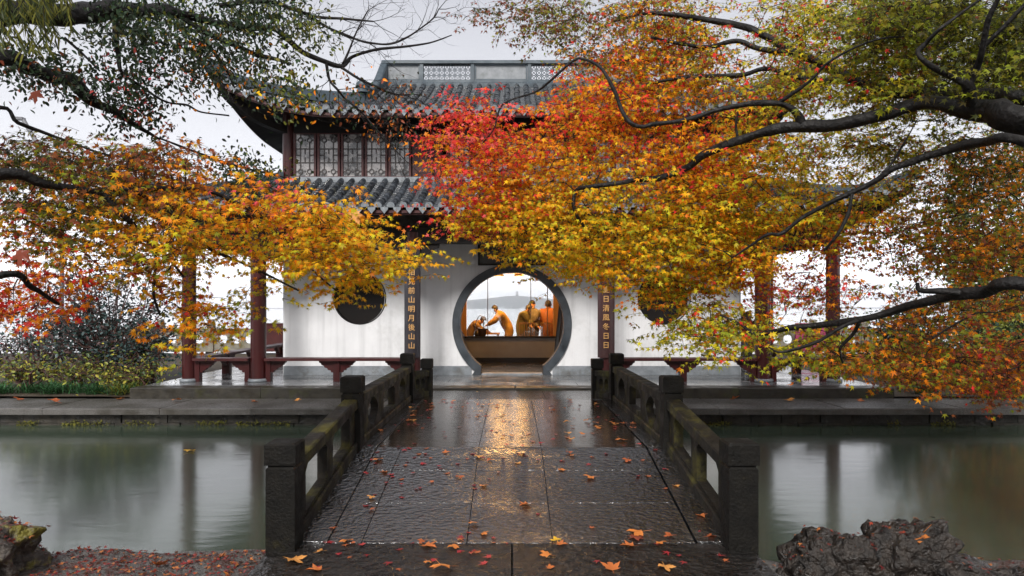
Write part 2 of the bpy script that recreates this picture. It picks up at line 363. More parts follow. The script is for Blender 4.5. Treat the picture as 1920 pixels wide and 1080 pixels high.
# embankment: coping slabs over coursed stone wall
emb = MB(); emb.box(-45, 45, 11.85, 12.86, -1.2, -.33)
emb = obj('embankment', emb, M['bankwall'], kind='structure', label='stone embankment ledge along the far side of the pond')
x = -13.5
while x < 13.5:
    L_ = random.uniform(1.5, 2.4); x1 = min(x+L_, 13.5)
    if x < -1.76 < x1: x1 = -1.76
    if x >= -1.77 and x < 1.76: x = 1.76; continue
    mb = MB(); mb.box(x+.004, x1-.004, 11.6, 12.9, -.31, -.2+random.uniform(-.006, .006), ch=.015)
    obj('coping_slab', mb, M['coping'], emb); x = x1
for row, (z0, z1) in enumerate(((-.47, -.325), (-.62, -.475))):
    x = -12.5+row*.3
    while x < 12.5:
        L_ = random.uniform(.4, .95); d = random.uniform(0, .04)
        mb = MB(); mb.box(x+.008, x+L_-.008, 11.72+d, 11.86, z0, z1, ch=.0)
        o = obj('wall_stone', mb, M['bankwall'], emb); x += L_
# moss along the water line
mb = MB()
for k in range(2600):
    x = random.uniform(-9.5, 9.5)
    if noise.noise(Vector((x*1.3, 3, 0))) < (-.05 if x < 0 else .12) or abs(x) < 1.9: continue
    c = Vector((x, 11.72+random.uniform(-.02, .01), -.475+random.gauss(0, .022))); r = random.uniform(.008, .022)
    v = [c+Vector((random.uniform(-1, 1), random.uniform(-1, .2), random.uniform(-1, 1)))*r*1.5 for _ in range(4)]
    mb.add(v, [(0, 1, 2), (0, 2, 3), (0, 3, 1), (1, 3, 2)])
obj('moss', mb, M['moss'], emb, kind='stuff')

# platform with kerb stones and paving
pl = MB(); pl.box(-7.15, 7.15, 13.2, 24.2, -1.2, -.06)
plat = obj('platform', pl, M['kerb'], kind='structure', label='raised stone platform under the pavilion')
x = -7.2
while x < 7.2:
    L_ = random.uniform(1.6, 2.6); x1 = min(x+L_, 7.2)
    if 7.2-x1 < .7: x1 = 7.2
    mb = MB(); mb.box(x+.004, x1-.004, 12.85, 13.28, -.24, 0+random.uniform(-.002, .002), ch=.015); obj('kerb_stone', mb, M['kerb'], plat); x = x1
y = 13.285; r_ = 0
while y < 23.9:
    h = .62 if y < 15.6 else 1.05; x = -7.15+(.35 if r_ % 2 else 0)
    xs = [-7.15]+list(np.arange(x+.6, 6.9, .98 if y < 15.6 else 1.6))+[7.15]
    for a, b_ in zip(xs[:-1], xs[1:]):
        mb = MB(); mb.box(a+.003, b_-.003, y+.003, y+h-.003, -.058, random.uniform(-.003, .0), ch=.004); obj('paving_slab', mb, M['paving'], plat)
    y += h; r_ += 1

# garden beds beyond the ledge
def bed(name, x0, x1, label):
    mb = MB(); nx, ny = 60, 24; v = []; f = []
    for j in range(ny+1):
        for i in range(nx+1):
            x = x0+(x1-x0)*i/nx; y = 12.92+(24.3-12.92)*j/ny
            v.append((x, y, -.17+.10*min(1, (y-12.9)/1.5)+.05*noise.noise(Vector((x, y, 2)))+(-1 if j == ny else 0)))
    for j in range(ny):
        for i in range(nx): a = j*(nx+1)+i; f.append((a, a+1, a+nx+2, a+nx+1))
    mb.add(v, f, 0, True); obj(name, mb, M['soil'], kind='structure', label=label)
bed('left_garden_ground', -45, -7.22, 'planted earth beside the pavilion platform')
bed('right_garden_ground', 7.22, 45, 'planted earth at the far end of the platform')

# hills across the lake
mb = MB(); nx, ny = 160, 14; v = []; f = []
for j in range(ny+1):
    for i in range(nx+1):
        x = -6000+12000*i/nx; y = 4700+1500*j/ny; u = j/ny
        env = math.sin(PI*min(1, u*1.15))**.8 if u < .87 else 0
        base = 8+64*math.exp(-(x/760)**4)+30*math.exp(-((x-40)/190)**2)
        h = (base+9*noise.noise(Vector((x*.0025, y*.002, 0)))+4*noise.noise(Vector((x*.008, y*.004, 3))))*env
        v.append((x, y, -.9+max(0, h)))
for j in range(ny):
    for i in range(nx): a = j*(nx+1)+i; f.append((a, a+1, a+nx+2, a+nx+1))
mb.add(v, f, 0, True); obj('hills', mb, M['hill'], kind='structure', label='misty wooded hills across the lake')
PX, PY = 40, 5250
pg = root('pagoda', (PX, PY, 92), 'tiny misty pagoda on the hilltop seen through the round gate', 'pagoda')
for k in range(5):
    r = 17-k*2.0; z = 88+k*8.5
    mb = MB(); mb.lathe([(r*.72, 0), (r*.72, 6)], 8, 0, (PX, PY, z)); obj('storey', mb, M['pagoda'], pg)
    mb = MB(); mb.lathe([(r*1.15, 5.4), (r*1.2, 6), (r*.7, 8.5)], 8, 0, (PX, PY, z)); obj('roof', mb, M['pagoda'], pg)
mb = MB(); mb.lathe([(2, 0), (1, 4), (.3, 11)], 8, 0, (PX, PY, 130)); obj('spire', mb, M['pagoda'], pg)

# ================================================================== BRIDGE RAILINGS
def ellipse(cx, cy, rx, ry, n=16, p=2.0):
    o = []
    for k in range(n):
        a = 2*PI*k/n; c, s_ = math.cos(a), math.sin(a)
        o.append((cx+rx*math.copysign(abs(c)**(2/p), c), cy+ry*math.copysign(abs(s_)**(2/p), s_)))
    return o
def ogee(cx, cy, rx, ry):                        # pointed oval opening
    o = []
    for k in range(24):
        a = 2*PI*k/24; r = 1+.20*math.cos(2*a+PI)*0+.14*abs(math.sin(a))**8
        o.append((cx+rx*math.cos(a)*(1-.10*abs(math.sin(a))), cy+ry*math.sin(a)*r))
    return o
def railing(side, label):
    R = root('stone_railing', (side*1.66, 7.9, 0), label, 'railing')
    posts = [(side*1.70, 5.11, -.30, .508, .23), (side*1.655, 7.10, .03, .795, .212), (side*1.655, 10.83, .045, .785, .212), (side*1.46, 11.72, -.0, .635, .20)]
    for (x, y, zb, zt, wd) in posts:
        h = wd/2; mb = MB(); cap = .165
        zn = zt-cap
        mb.box(x-h+.008, x+h-.008, y-h+.008, y+h-.008, zb-.02, zn-.012, ch=.012)
        mb.box(x-h+.02, x+h-.02, y-h+.02, y+h-.02, zn-.013, zn+.006)
        p = obj('post', mb, M['post'], R)
        mb = MB(); mb.box(x-h, x+h, y-h, y+h, zn+.005, zt, ch=.014); c = obj('cap', mb, M['post'], p)
    spans = [(0, 1, (.345, .565), (-.29, .03), 'rect'), (1, 2, (.60, .59), (.03, .035), 'oval'), (2, 3, (.50, .44), (.04, .0), 'slot')]
    for (a, b_, tops, bots, kind) in spans:
        pa, pb = posts[a], posts[b_]
        A = Vector((pa[0], pa[1], 0)); B = Vector((pb[0], pb[1], 0)); d = (B-A).normalized()
        A = A+d*pa[4]*.49; B = B-d*pb[4]*.49; Ln = (B-A).length; r = Vector((d.y, -d.x, 0))
        zt = lambda u: tops[0]+(tops[1]-tops[0])*u
        zb = lambda u: bots[0]+(bots[1]-bots[0])*u
        def bar(z0f, z1f, wd, name):
            mb = MB(); v = []
            for (u, q) in ((0, A), (1, B)):
                for (i, zz) in ((-1, z0f(u)), (1, z0f(u)), (1, z1f(u)-.012), (.82, z1f(u)), (-.82, z1f(u)), (-1, z1f(u)-.012)):
                    v.append(Vector((q.x, q.y, zz))+r*i*wd/2)
            mb.add(v, [tuple(range(6)), tuple(range(11, 5, -1))]+[(k, k+6, (k+1) % 6+6, (k+1) % 6) for k in range(6)])
            return obj(name, mb, M['rail'] , R)
        bar(lambda u: zt(u)-.095, zt, .15, 'top_rail')
        bar(zb, lambda u: zb(u)+.10, .15, 'bottom_rail')
        lo, hi = .10, .10
        def mp(u, v_, w_):
            z = (zb(u)+.098)+(zt(u)-.093-zb(u)-.098)*v_
            return A+(B-A)*u+r*(w_-.045)+Vector((0, 0, z))
        if kind == 'rect':
            holes = []
            for (h0, h1) in ((.13, .46), (.56, .89)):
                holes.append([(h0, .08), (h1, .08), (h1, .80), (h1-.035, .92), (h0+.035, .92), (h0, .80)])
        elif kind == 'oval':
            holes = [ogee(.20, .5, .085, .38), [(.385, .14), (.615, .14), (.615, .74), (.59, .86), (.41, .86), (.385, .74)], ogee(.80, .5, .085, .38)]
        else:
            holes = [ellipse(.32, .5, .13, .36, 14, 3), ellipse(.68, .5, .13, .36, 14, 3)]
        mb = MB(); mb.plate([(0, 0), (.25, 0), (.5, 0), (.75, 0), (1, 0), (1, 1), (.75, 1), (.5, 1), (.25, 1), (0, 1)], holes, mp, .09)
        obj('carved_panel', mb, M['rail'], R)
railing(-1, 'mossy stone bridge railing along the water with the pale reflections and gravel shore')
railing(1, 'mossy stone bridge railing beside the dark rocks, green with moss on its inner face')

# ================================================================== PAVILION
XC = -.02
pav = root('pavilion', (0, 15.4, 0), 'two storey white walled pavilion with grey tiled roofs and a round moon gate', 'pavilion')
WY = 15.4; WX = 5.12
def circ(cx, cz, r, n=48, a0=0, a1=2*PI): return [(cx+r*math.cos(a0+(a1-a0)*k/n), cz+r*math.sin(a0+(a1-a0)*k/n)) for k in range(n)]
GZ, GR, GO, FX = 1.14, 1.17, 1.345, .70
# gate notch in the wall (radius between inner and outer ring)
gm = 1.26; af = math.asin(.80/gm)
notch = [(-.80, 0)]+[(gm*math.sin(a), GZ-gm*math.cos(a)) for a in np.linspace(-af, -(2*PI-af), 56)]+[(.80, 0)]
outer = [(-WX, 0)]+notch+[(WX, 0), (WX, 3.15), (-WX, 3.15)]
mb = MB()
mb.plate(outer, [circ(-3.45, 1.73, .58, 40)[::-1], circ(3.42, 1.73, .58, 40)[::-1]], lambda u, v_, w_: Vector((u, WY+w_, v_)), .26)
front = obj('front_wall', mb, M['plaster'], pav)
for s in (-1, 1):
    mb = MB(); mb.box(s*WX-.13 if s < 0 else s*WX-.13, s*WX+.13 if s > 0 else s*WX+.13, WY+.262, 19.2, 0, 3.15)
    obj('side_wall', mb, M['plaster'], pav)
    # round window
    mb = MB(); n_ = 40; v = []; f = []
    for (r, y) in ((.575, WY-.006), (.60, WY-.006), (.60, WY+.02), (.575, WY+.27)):
        for k in range(n_): a = 2*PI*k/n_; v.append((s*3.435+r*math.cos(a)*1.0, y, 1.73+r*math.sin(a)))
    for i in range(4):
        for k in range(n_): f.append((i*n_+k, i*n_+(k+1) % n_, ((i+1) % 4)*n_+(k+1) % n_, ((i+1) % 4)*n_+k))
    mb.add(v, f); wf = obj('round_window', mb, M['timber'], pav)
    mb = MB(); mb.plate(circ(s*3.435, 1.73, .59, 40), [], lambda u, v_, w_: Vector((u, WY+.14+w_, v_)), .02); obj('pane', mb, M['timber'], wf)  # opaque black disc, painting the dark room behind into its colour
# gate ring with splayed feet
mb = MB(); prof_i = []; prof_o = []
ai = math.asin(FX/GR); ao = math.asin(.84/GO)
prof_i = [(-FX, .0)]+[(GR*math.sin(a), GZ-GR*math.cos(a)) for a in np.linspace(-ai, -(2*PI-ai), 72)]+[(FX, .0)]
prof_o = [(-.90, .0)]+[(GO*math.sin(a), GZ-GO*math.cos(a)) for a in np.linspace(-ao, -(2*PI-ao), 72)]+[(.90, .0)]
v = []; N = len(prof_i)
for (pr, y) in ((prof_i, WY-.05), (prof_o, WY-.05), (prof_o, WY+.31), (prof_i, WY+.31)):
    v += [(q[0], y, q[1]) for q in pr]
f = []
for i in range(4):
    for k in range(N-1): f.append((i*N+k, i*N+k+1, ((i+1) % 4)*N+k+1, ((i+1) % 4)*N+k))
mb.add(v, f); obj('gate_surround', mb, M['ring'], pav)
# plinth stones
for (x0, x1) in ((-WX-.03, -3.6), (-3.6, -2.1), (-2.1, -.91), (.91, 2.2), (2.2, 3.7), (3.7, WX+.03)):
    mb = MB(); mb.box(x0+.003, x1-.003, WY-.03, WY-.001, .0, .20, ch=.006); obj('plinth_stone', mb, M['greystone'], pav)
mb = MB(); mb.box(-.69, .69, WY-.02, WY+.28, .001, .03, ch=.01); obj('threshold', mb, M['greystone'], pav)
# columns
COLX = (-6.62, -5.2, -2.03, 1.95, 5.14, 6.58)
def column(x, y, z1=3.05, r=.15):
    mb = MB(); mb.cyl(x, y, .05, z1, r, 20); c = obj('column', mb, M['red'], pav)
    mb = MB(); mb.lathe([(r*1.25, 0), (r*1.38, .02), (r*1.25, .06), (r*1.05, .065)], 20, 0, (x, y, 0)); obj('column_base', mb, M['greystone'], c)
for x in COLX: column(x, 14.0, r=.155 if abs(x) < 6 else .135)
for s in (-6.6, 6.6):
    for y in (17.6, 21.2): column(s, y, r=.13)
for x in (-5.2, 5.15): column(x, 21.2, r=.13)
# beams and porch ceiling
mb = MB(); mb.box(-6.7, 6.65, 13.9, 14.1, 2.82, 3.16); obj('beam', mb, M['timber'], pav)
for s in (-1, 1):
    mb = MB(); mb.box(s*6.6-.09, s*6.6+.09, 14.102, 21.3, 2.84, 3.14); obj('beam', mb, M['timber'], pav)
mb = MB(); mb.box(-6.6, 6.55, 21.1, 21.3, 2.84, 3.14); obj('beam', mb, M['timber'], pav)
for x in COLX[1:5]:                                # carved brackets hanging under the beam
    for s in (-1, 1): mb = MB(); mb.plate([(0, 0), (.42, 0), (.40, -.08), (.26, -.12), (.22, -.2), (.08, -.26), (0, -.3)], [], (lambda s_, x_: lambda u, v_, w_: Vector((x_+s_*(u+.13), 13.96+w_, 2.818+v_)))(s, x), .08); obj('bracket', mb, M['timber'], pav)
mb = MB(); mb.box(-6.55, 6.5, 14.105, WY-.003, 3.14, 3.19); mb.box(-6.5, 6.5, WY+.265, 21.1, 3.16, 3.22, 1); obj('ceiling', mb, [M['timber'], M['ochre']], pav)

# ---- interior: back partition, parapet, glazing, counter objects
mb = MB(); mb.box(-4.98, 4.98, 18.80, 18.95, .001, .14, 1); mb.box(-4.98, 4.98, 18.79, 18.96, .14, .68); ip = obj('parapet', mb, [M['innerwall'], M['dark']], pav)
mb = MB(); mb.box(-4.98, 4.98, 18.72, 19.02, .681, .73, ch=.01); obj('parapet_ledge', mb, M['dark'], pav)
mb = MB(); mb.box(-4.98, 4.98, 18.80, 18.95, 2.46, 3.155); obj('lintel', mb, M['ochre'], pav)
for (x0, x1) in ((-4.98, -1.26), (1.14, 4.98)):
    mb = MB(); mb.box(x0, x1, 18.80, 18.95, .731, 2.459); obj('partition', mb, M['ochre'], pav)
for i, (x0, x1) in enumerate(((-1.258, -.69), (-.65, .50), (.54, 1.138))):
    mb = MB(); mb.box(x0+.001, x1-.001, 18.87, 18.88, .732, 2.458); obj('glass_pane', mb, M['glass'], pav)
for x in (-.67, .52, .98):
    mb = MB(); mb.box(x-.012, x+.012, 18.86, 18.89, .732, 2.458); obj('mullion', mb, M['iron'], pav)
# dark wainscot either side of the passage
mb = MB(); mb.plate([(15.75, .01), (18.7, .01), (18.7, .76), (15.75, 1.22)], [], lambda u, v_, w_: Vector((-1.36+w_, u, v_)), .06); obj('wainscot', mb, M['dark'], pav)
# upper room inside box
# ---- upper storey
UZ0, UZ1 = 4.36, 5.86
for x in (-5.05, -1.67, 1.63, 5.0):
    mb = MB(); mb.cyl(x, WY, 4.3, 5.95, .12, 18); obj('upper_column', mb, M['red'], pav)
mb = MB(); mb.box(-5.05, 5.0, WY+.02, WY+.20, 5.43, 5.9); obj('upper_lintel', mb, M['timber'], pav)
mb = MB(); mb.box(-5.12, 5.07, WY-.10, WY+.2, 4.37, 4.45, ch=.01); obj('upper_sill', mb, M['greystone'], pav)
for s in (-1, 1):
    mb = MB(); mb.box(s*5.03-.08, s*5.03+.08, WY+.14, 20.6, 4.3, 5.9); obj('upper_side_wall', mb, M['red2'], pav)
mb = MB(); mb.box(-5.03, 5.03, 20.6, 20.76, 4.3, 5.9); obj('upper_back_wall', mb, M['red2'], pav)
mb = MB(); mb.box(-4.9, 4.9, WY+.3, 20.59, 4.31, 4.36); obj('upper_floor', mb, M['timber'], pav)
# lattice window (frame + pane + lattice), shared
W_, H_ = .41, .97                                  # opening
def octa(cx, cz, r): return [(cx+r*math.cos(PI/8+k*PI/4), cz+r*math.sin(PI/8+k*PI/4)) for k in range(8)]
def bars2(mb, segs, y=0, t=.02):
    for (a, b_) in segs: mb.beam((a[0], y, a[1]), (b_[0], y, b_[1]), t, t, 0, up=(0, 1, 0))
fr_ = MB(); w2 = .255
fr_.box(-w2, -W_/2, -.03, .03, 0, H_+.02); fr_.box(W_/2, w2, -.03, .03, 0, H_+.02); fr_.box(-W_/2, W_/2, -.028, .028, -.0, .02); fr_.box(-W_/2, W_/2, -.028, .028, H_, H_+.02)
fr_me = fixn(fr_.mesh('window_frame', [M['red2']]))
pa_ = MB(); pa_.box(-W_/2, W_/2, .008, .014, .02, H_); pa_me = fixn(pa_.mesh('pane', [M['pane']]))
la_ = MB(); sg = []
for cx in (-W_/4, W_/4):
    for cz in (.13, H_-.13):
        oc = octa(cx, cz, .052)
        sg += [(oc[k], oc[(k+1) % 8]) for k in range(8)]
        sg += [((cx, cz-.055), (cx, .02 if cz < .5 else cz-.20)), ((cx, cz+.055), (cx, cz+.20 if cz < .5 else H_))]
for cz in (.13, H_-.13): sg += [((-.02, cz), (.02, cz)), ((-W_/2, cz), (-W_/4-.055, cz)), ((W_/4+.055, cz), (W_/2, cz))]
sg += [((-W_/4, .33), (-W_/4, H_-.33)), ((W_/4, .33), (W_/4, H_-.33)), ((-W_/2, .33), (W_/2, .33)), ((-W_/2, H_-.33), (W_/2, H_-.33)), ((-W_/2, .5), (-W_/4, .5)), ((W_/4, .5), (W_/2, .5)), ((0, .33), (0, .45)), ((0, H_-.45), (0, H_-.33))]
bars2(la_, sg, -.002); la_me = fixn(la_.mesh('lattice', [M['lattice']]))
def upper_window(x):
    o = link('window', fr_me, pav); o.matrix_basis = Matrix.Translation((x, WY-.01, 4.452))
    for nm, me in (('pane', pa_me), ('lattice', la_me)):
        c = bpy.data.objects.new(nm, me); col.objects.link(c); c.parent = o
for bay0 in (-4.93, -1.45, 1.75):
    for k in range(6 if bay0 < -4 else 6):
        x = bay0+.265+k*.535
        if bay0 < -4 and k == 5:                    # plain shutter by the middle column
            mb = MB(); mb.box(x-.25, x+.2, WY-.04, WY+.02, 4.452, 5.43); sh = obj('shutter', mb, M['red'], pav)
            mb = MB(); mb.box(x-.18, x+.13, WY-.055, WY-.041, 4.55, 5.33, ch=.0); obj('shutter_panel', mb, M['red2'], sh); continue
        upper_window(x)

# ---- roofs
def make_roof(part_name, eave_y, eave_z, top_y, top_z, half_top, half_eave, tip_lift, ntile, pitch, hips=True, ridge_half=None, gable_y=None, indiv=None, side_back_y=24.0):
    """front slope + two side slopes of cover tiles over a sheet; returns part"""
    def lift(t):                                       # t: 0 centre .. 1 corner
        t = max(0, (t-.62)/.38); return tip_lift*t*t
    def zprof(u): return eave_z+(top_z-eave_z)*(.72*u+.28*u*u)
    def hip_u(x):                                      # fraction of the slope where row x meets the hip
        ax = abs(x)
        if ax <= half_top: return 1.0
        lim = (gable_y-eave_y)/(top_y-eave_y) if gable_y else 1.0
        return lim*max(0.0, (half_eave-ax)/(half_eave-half_top))
    def surf(x, u):
        ax = abs(x)/half_eave
        k = lift(ax)*(1-min(1, u*1.6))
        push = -.18*max(0, (ax-.62)/.38)**2*(1-u)
        return Vector((x, eave_y+(top_y-eave_y)*u+push, zprof(u)+k))
    part = None
    # sheet (under-tiles), front
    mb = MB(); nx = 96; nu = 10; v = []; f = []
    for i in range(nx+1):
        x = -half_eave+2*half_eave*i/nx; hu = hip_u(x)
        for j in range(nu+1): v.append(surf(x, hu*j/nu)+Vector((0, 0, -.03)))
    for i in range(nx):
        for j in range(nu): a = i*(nu+1)+j; f.append((a, a+nu+1, a+nu+2, a+1))
    mb.add(v, f, 0, True)
    part = obj(part_name, mb, M['tile'], pav, fix=False)
    # soffit under the eave
    mb = MB(); v = []; f = []
    for i in range(nx+1):
        x = -half_eave+2*half_eave*i/nx; hu = hip_u(x)
        for j in range(5): v.append(surf(x, max(hu, .02)*min(1, j/4*1.0))+Vector((0, .02, -.13)))
    for i in range(nx):
        for j in range(4): a = i*5+j; f.append((a, a+1, a+6, a+5))
    mb.add(v, f, 0, True); obj('soffit', mb, M['timber'], part, fix=False)
    # fascia
    mb = MB(); v = []; f = []
    for i in range(nx+1):
        p = surf(-half_eave+2*half_eave*i/nx, 0)
        for q in ((0, .05, -.06), (0, .05, -.155), (0, .09, -.155), (0, .09, -.06)): v.append(p+Vector(q))
    for i in range(nx):
        for k in range(4): a = i*4; f.append((a+k, a+4+k, a+4+(k+1) % 4, a+(k+1) % 4))
    mb.add(v, f); obj('fascia', mb, M['red2'], part)
    # tiles: template half-round
    tl = (Vector((0, top_y-eave_y, top_z-eave_z)).length)/ntile
    R_ = pitch*.30
    def tmpl(len_, r0, r1, th=.012):
        t = MB(); v = []
        for (yy, rr) in ((0, r0), (len_, r1)):
            for r in (rr, rr-th):
                for k in range(6): a = PI*k/5; v.append((r*math.cos(a), yy, r*math.sin(a)*1.05))
        f = []
        for k in range(5): f.append((k, k+1, 12+k+1, 12+k)); f.append((k, k+6, k+7, k+1))
        t.add(v, f, 0, False); return t
    tm = tmpl(tl*1.06, R_, R_*.86); tme = tm.mesh('tile', [M['tile']])
    for p_ in tme.polygons: p_.use_smooth = p_.index % 2 == 0
    big = MB(); nb = 0; drips = MB()
    dr = [(-.5, 0), (.5, 0), (.46, -.30), (.24, -.55), (0, -.86), (-.24, -.55), (-.46, -.30)]
    drt = MB(); drt.plate([(a*pitch*.62, b_*pitch*.62) for a, b_ in dr], [], lambda u, v_, w_: Vector((u, w_, v_)), .014); drm = fixn(drt.mesh('drip_tile', [M['drip']]))
    fan = [(math.cos(PI*k/8)*R_*1.08, math.sin(PI*k/8)*R_*1.15) for k in range(9)]+[(-R_*.75, -.02), (R_*.75, -.02)]
    fat = MB(); fat.plate(fan, [], lambda u, v_, w_: Vector((u, w_, v_)), .014); fam = fixn(fat.mesh('eave_tile', [M['drip']]))
    rows = int(half_eave*2/pitch)
    for i in range(rows):
        x = -half_eave+.12+(2*half_eave-.24)*i/(rows-1); hu = hip_u(x); nt_ = max(1, int(round(ntile*hu)))
        for j in range(nt_):
            u0 = j/ntile; u1 = min(hu, (j+1)/ntile)
            if u0 >= hu: break
            a = surf(x, u0); b_ = surf(x, u1); d = (b_-a).normalized(); rgt = Vector((1, 0, 0)); rgt = (rgt-d*rgt.dot(d)).normalized(); up = rgt.cross(d)
            tw = random.gauss(0, .018)
            Mx = Matrix(((rgt.x, d.x, up.x, a.x+tw*.3), (rgt.y, d.y, up.y, a.y), (rgt.z, d.z, up.z, a.z+.0+random.gauss(0, .003)), (0, 0, 0, 1))) @ Matrix.Rotation(tw, 4, 'Z')
            if indiv(x, j): o = link('tile', tme, part); o.matrix_basis = Mx
            else: big.add([Mx @ Vector(q) for q in tm.v], tm.f)
        a = surf(x, 0)
        for (nm, me, dx, dz, tilt) in (('eave_tile', fam, 0, 0, .25), ('drip_tile', drm, .5*(2*half_eave-.24)/(rows-1), -.015, .12)):
            if nm == 'drip_tile' and i == rows-1: continue
            aa = surf(x+dx, 0)
            Mx = Matrix.Translation(aa+Vector((0, -.02, dz))) @ Matrix.Rotation(tilt, 4, 'X')
            if indiv(x, -1): o = link(nm, me, part); o.matrix_basis = Mx
            else: drips.add([Mx @ vv.co for vv in me.vertices], [tuple(p_.vertices) for p_ in me.polygons])
    # pan tiles between the rows: stepped troughs
    pan = MB(); 
    for i in range(rows-1):
        st = (2*half_eave-.24)/(rows-1); x = -half_eave+.12+st*(i+.5); hu = hip_u(x)
        n_ = ntile*2
        for j in range(int(n_*hu)):
            u0 = j/n_; u1 = min((j+1.05)/n_, 1); a = surf(x, u0); b_ = surf(x, u1); v = []
            for (q, dz) in ((a, .012), (b_, .0)):
                for t in (-1, -.4, .4, 1): v.append(q+Vector((t*st*.42, 0, dz-.022+.028*t*t)))
            pan.add(v, [(0, 1, 5, 4), (1, 2, 6, 5), (2, 3, 7, 6)])
            pan.add([v[0], v[1], v[2], v[3]]+[q-Vector((0, 0, .012)) for q in v[:4]], [(0, 1, 5, 4), (1, 2, 6, 5), (2, 3, 7, 6)])
    obj('pan_tile', pan, M['tile'], part, fix=False, kind='stuff')
    # side slopes
    for s in (-1, 1):
        sb = MB(); sheet = MB()
        def sside(y, u):                               # u 0 eave .. 1 top
            ty = max(0, (eave_y+2.6-y)/2.6)
            inner = half_top; lim = (gable_y-eave_y)/(top_y-eave_y) if gable_y else 1.0
            return Vector((s*(half_eave-(half_eave-inner)*u)+s*.12*ty*ty*(1-u), y, zprof(u*lim)+tip_lift*ty*ty*(1-min(1, u*1.6))))
        n_ = int((side_back_y-eave_y)/pitch)
        pts = []
        for k in range(n_+1):
            y = eave_y+(side_back_y-eave_y)*k/n_
            yb = (gable_y if gable_y else top_y)
            hu = min(1, max(.02, (y-eave_y)/(yb-eave_y)))
            row = [sside(y, hu*q/5) for q in range(6)]; pts.append(row)
            if k and k < n_: sb.tube([q+Vector((0, 0, .01)) for q in row], R_, 6)
        for k in range(n_):
            for q in range(5):
                vv = [pts[k][q], pts[k+1][q], pts[k+1][q+1], pts[k][q+1]]
                sheet.add(vv, [(0, 1, 2, 3)]); sheet.add([p_+Vector((0, 0, -.12)) for p_ in vv], [(3, 2, 1, 0)], 1)
            sheet.add([pts[k][0], pts[k+1][0], pts[k+1][0]+Vector((0, 0, -.14)), pts[k][0]+Vector((0, 0, -.14))], [(0, 1, 2, 3)], 2)
        ss = obj('side_slope', sheet, [M['tile'], M['timber'], M['red2']], part, fix=False)
        sb_o = obj('side_tile', sb, M['tile'], part, fix=False, kind='stuff')
    if big.v: obj('tile_mass', big, M['tile'], part, fix=False, kind='stuff').name = 'tile'
    if drips.v: obj('drip_tile', drips, M['drip'], part, kind='stuff')
    return part, surf, hip_u

low, lsurf, lhu = make_roof('lower_roof', 13.2, 3.47, 15.32, 4.36, 5.15, 7.65, .45, 8, .243, indiv=lambda x, j: -4.2 < x < 1.3 and (j >= 0 and x > -4.0 and x < .95), side_back_y=21.9)
up_, usurf, uhu = make_roof('upper_roof', 14.25, 5.66, 18.5, 7.55, 3.45, 6.0, .55, 14, .25, ridge_half=3.45, gable_y=16.35, indiv=lambda x, j: -5.2 < x < -1.6 and -1 <= j < 6, side_back_y=22.0)
# back slope and gables close the upper roof
mb = MB()
mb.add([(-3.45, 18.5, 7.55), (3.45, 18.5, 7.55), (3.6, 22.6, 5.66), (-3.6, 22.6, 5.66)], [(0, 1, 2, 3)])
for s in (-1, 1): mb.add([(s*3.4, 16.3, 6.35), (s*3.4, 18.5, 7.5), (s*3.4, 21, 6.3)], [(0, 1, 2)])
mb.box(-5.0, 5.0, 15.6, 20.6, 5.88, 5.95)
obj('back_slope', mb, M['tile'], up_, fix=False)
mb = MB(); mb.add([(-5.2, 20.8, 4.3), (5.2, 20.8, 4.3), (7.6, 22.6, 3.4), (-7.6, 22.6, 3.4)], [(0, 1, 2, 3)]); mb.box(-5.0, 5.0, 15.66, 20.7, 3.5, 3.56); obj('back_slope', mb, M['tile'], low, fix=False)
# wall strip between the lower roof and window sill, flashing
mb = MB(); mb.box(-5.15, 5.15, 15.30, 15.62, 3.22, 4.368); obj('inner_wall', mb, M['greystone'], low)
# main ridge with openwork
RZ0, RZ1, RY = 7.60, 8.17, 18.5
rg = MB(); rg.box(-3.5, 3.5, RY-.14, RY+.14, 7.42, 7.58, ch=.02); rg.box(-3.45, 3.45, RY-.10, RY+.10, 7.58, 7.66); ridge = obj('main_ridge', rg, M['ridge'], up_)
mb = MB(); mb.box(-3.52, 3.52, RY-.12, RY+.12, 8.10, 8.19, ch=.02); obj('ridge_cap', mb, M['ridge'], up_)
segs = [(-3.40, -2.48, 'plain'), (-2.40, -1.12, 'lace'), (-1.02, .42, 'plain'), (.52, 1.80, 'lace'), (1.88, 3.40, 'plain')]
for x in (-3.44, -2.44, -1.07, .47, 1.84, 3.44):
    mb = MB(); mb.box(x-.045, x+.045, RY-.09, RY+.09, 7.66, 8.10); obj('ridge_post', mb, M['ridge'], up_)
for (x0, x1, kd) in segs:
    if kd == 'plain':
        mb = MB(); mb.box(x0, x1, RY-.02, RY+.02, 7.70, 8.06); pnl = obj('ridge_panel', mb, M['agedplaster'], up_)
        mb = MB()
        for (a, b_, c, d) in ((x0, x1, 7.66, 7.70), (x0, x1, 8.06, 8.10), (x0, x0+.05, 7.70, 8.06), (x1-.05, x1, 7.70, 8.06)): mb.box(a+.001, b_-.001, RY-.05, RY+.05, c, d)
        obj('panel_frame', mb, M['ridge'], pnl)
    else:
        mb = MB(); nx = int((x1-x0)/.14); st = (x1-x0)/nx
        for i in range(nx):
            for j in range(3):
                cx = x0+st*(i+.5); cz = 7.66+.147*(j+.5)
                pts = [(cx+math.cos(a)*st*.52, RY, cz+math.sin(a)*.076) for a in np.linspace(0, 2*PI, 9)]
                mb.tube(pts, .010, 4, 0, False)
                mb.beam((cx-st/2, RY, cz-.073), (cx+st/2, RY, cz+.073), .014, .014); mb.beam((cx-st/2, RY, cz+.073), (cx+st/2, RY, cz-.073), .014, .014)
        obj('openwork', mb, M['ridge'], up_, fix=False)
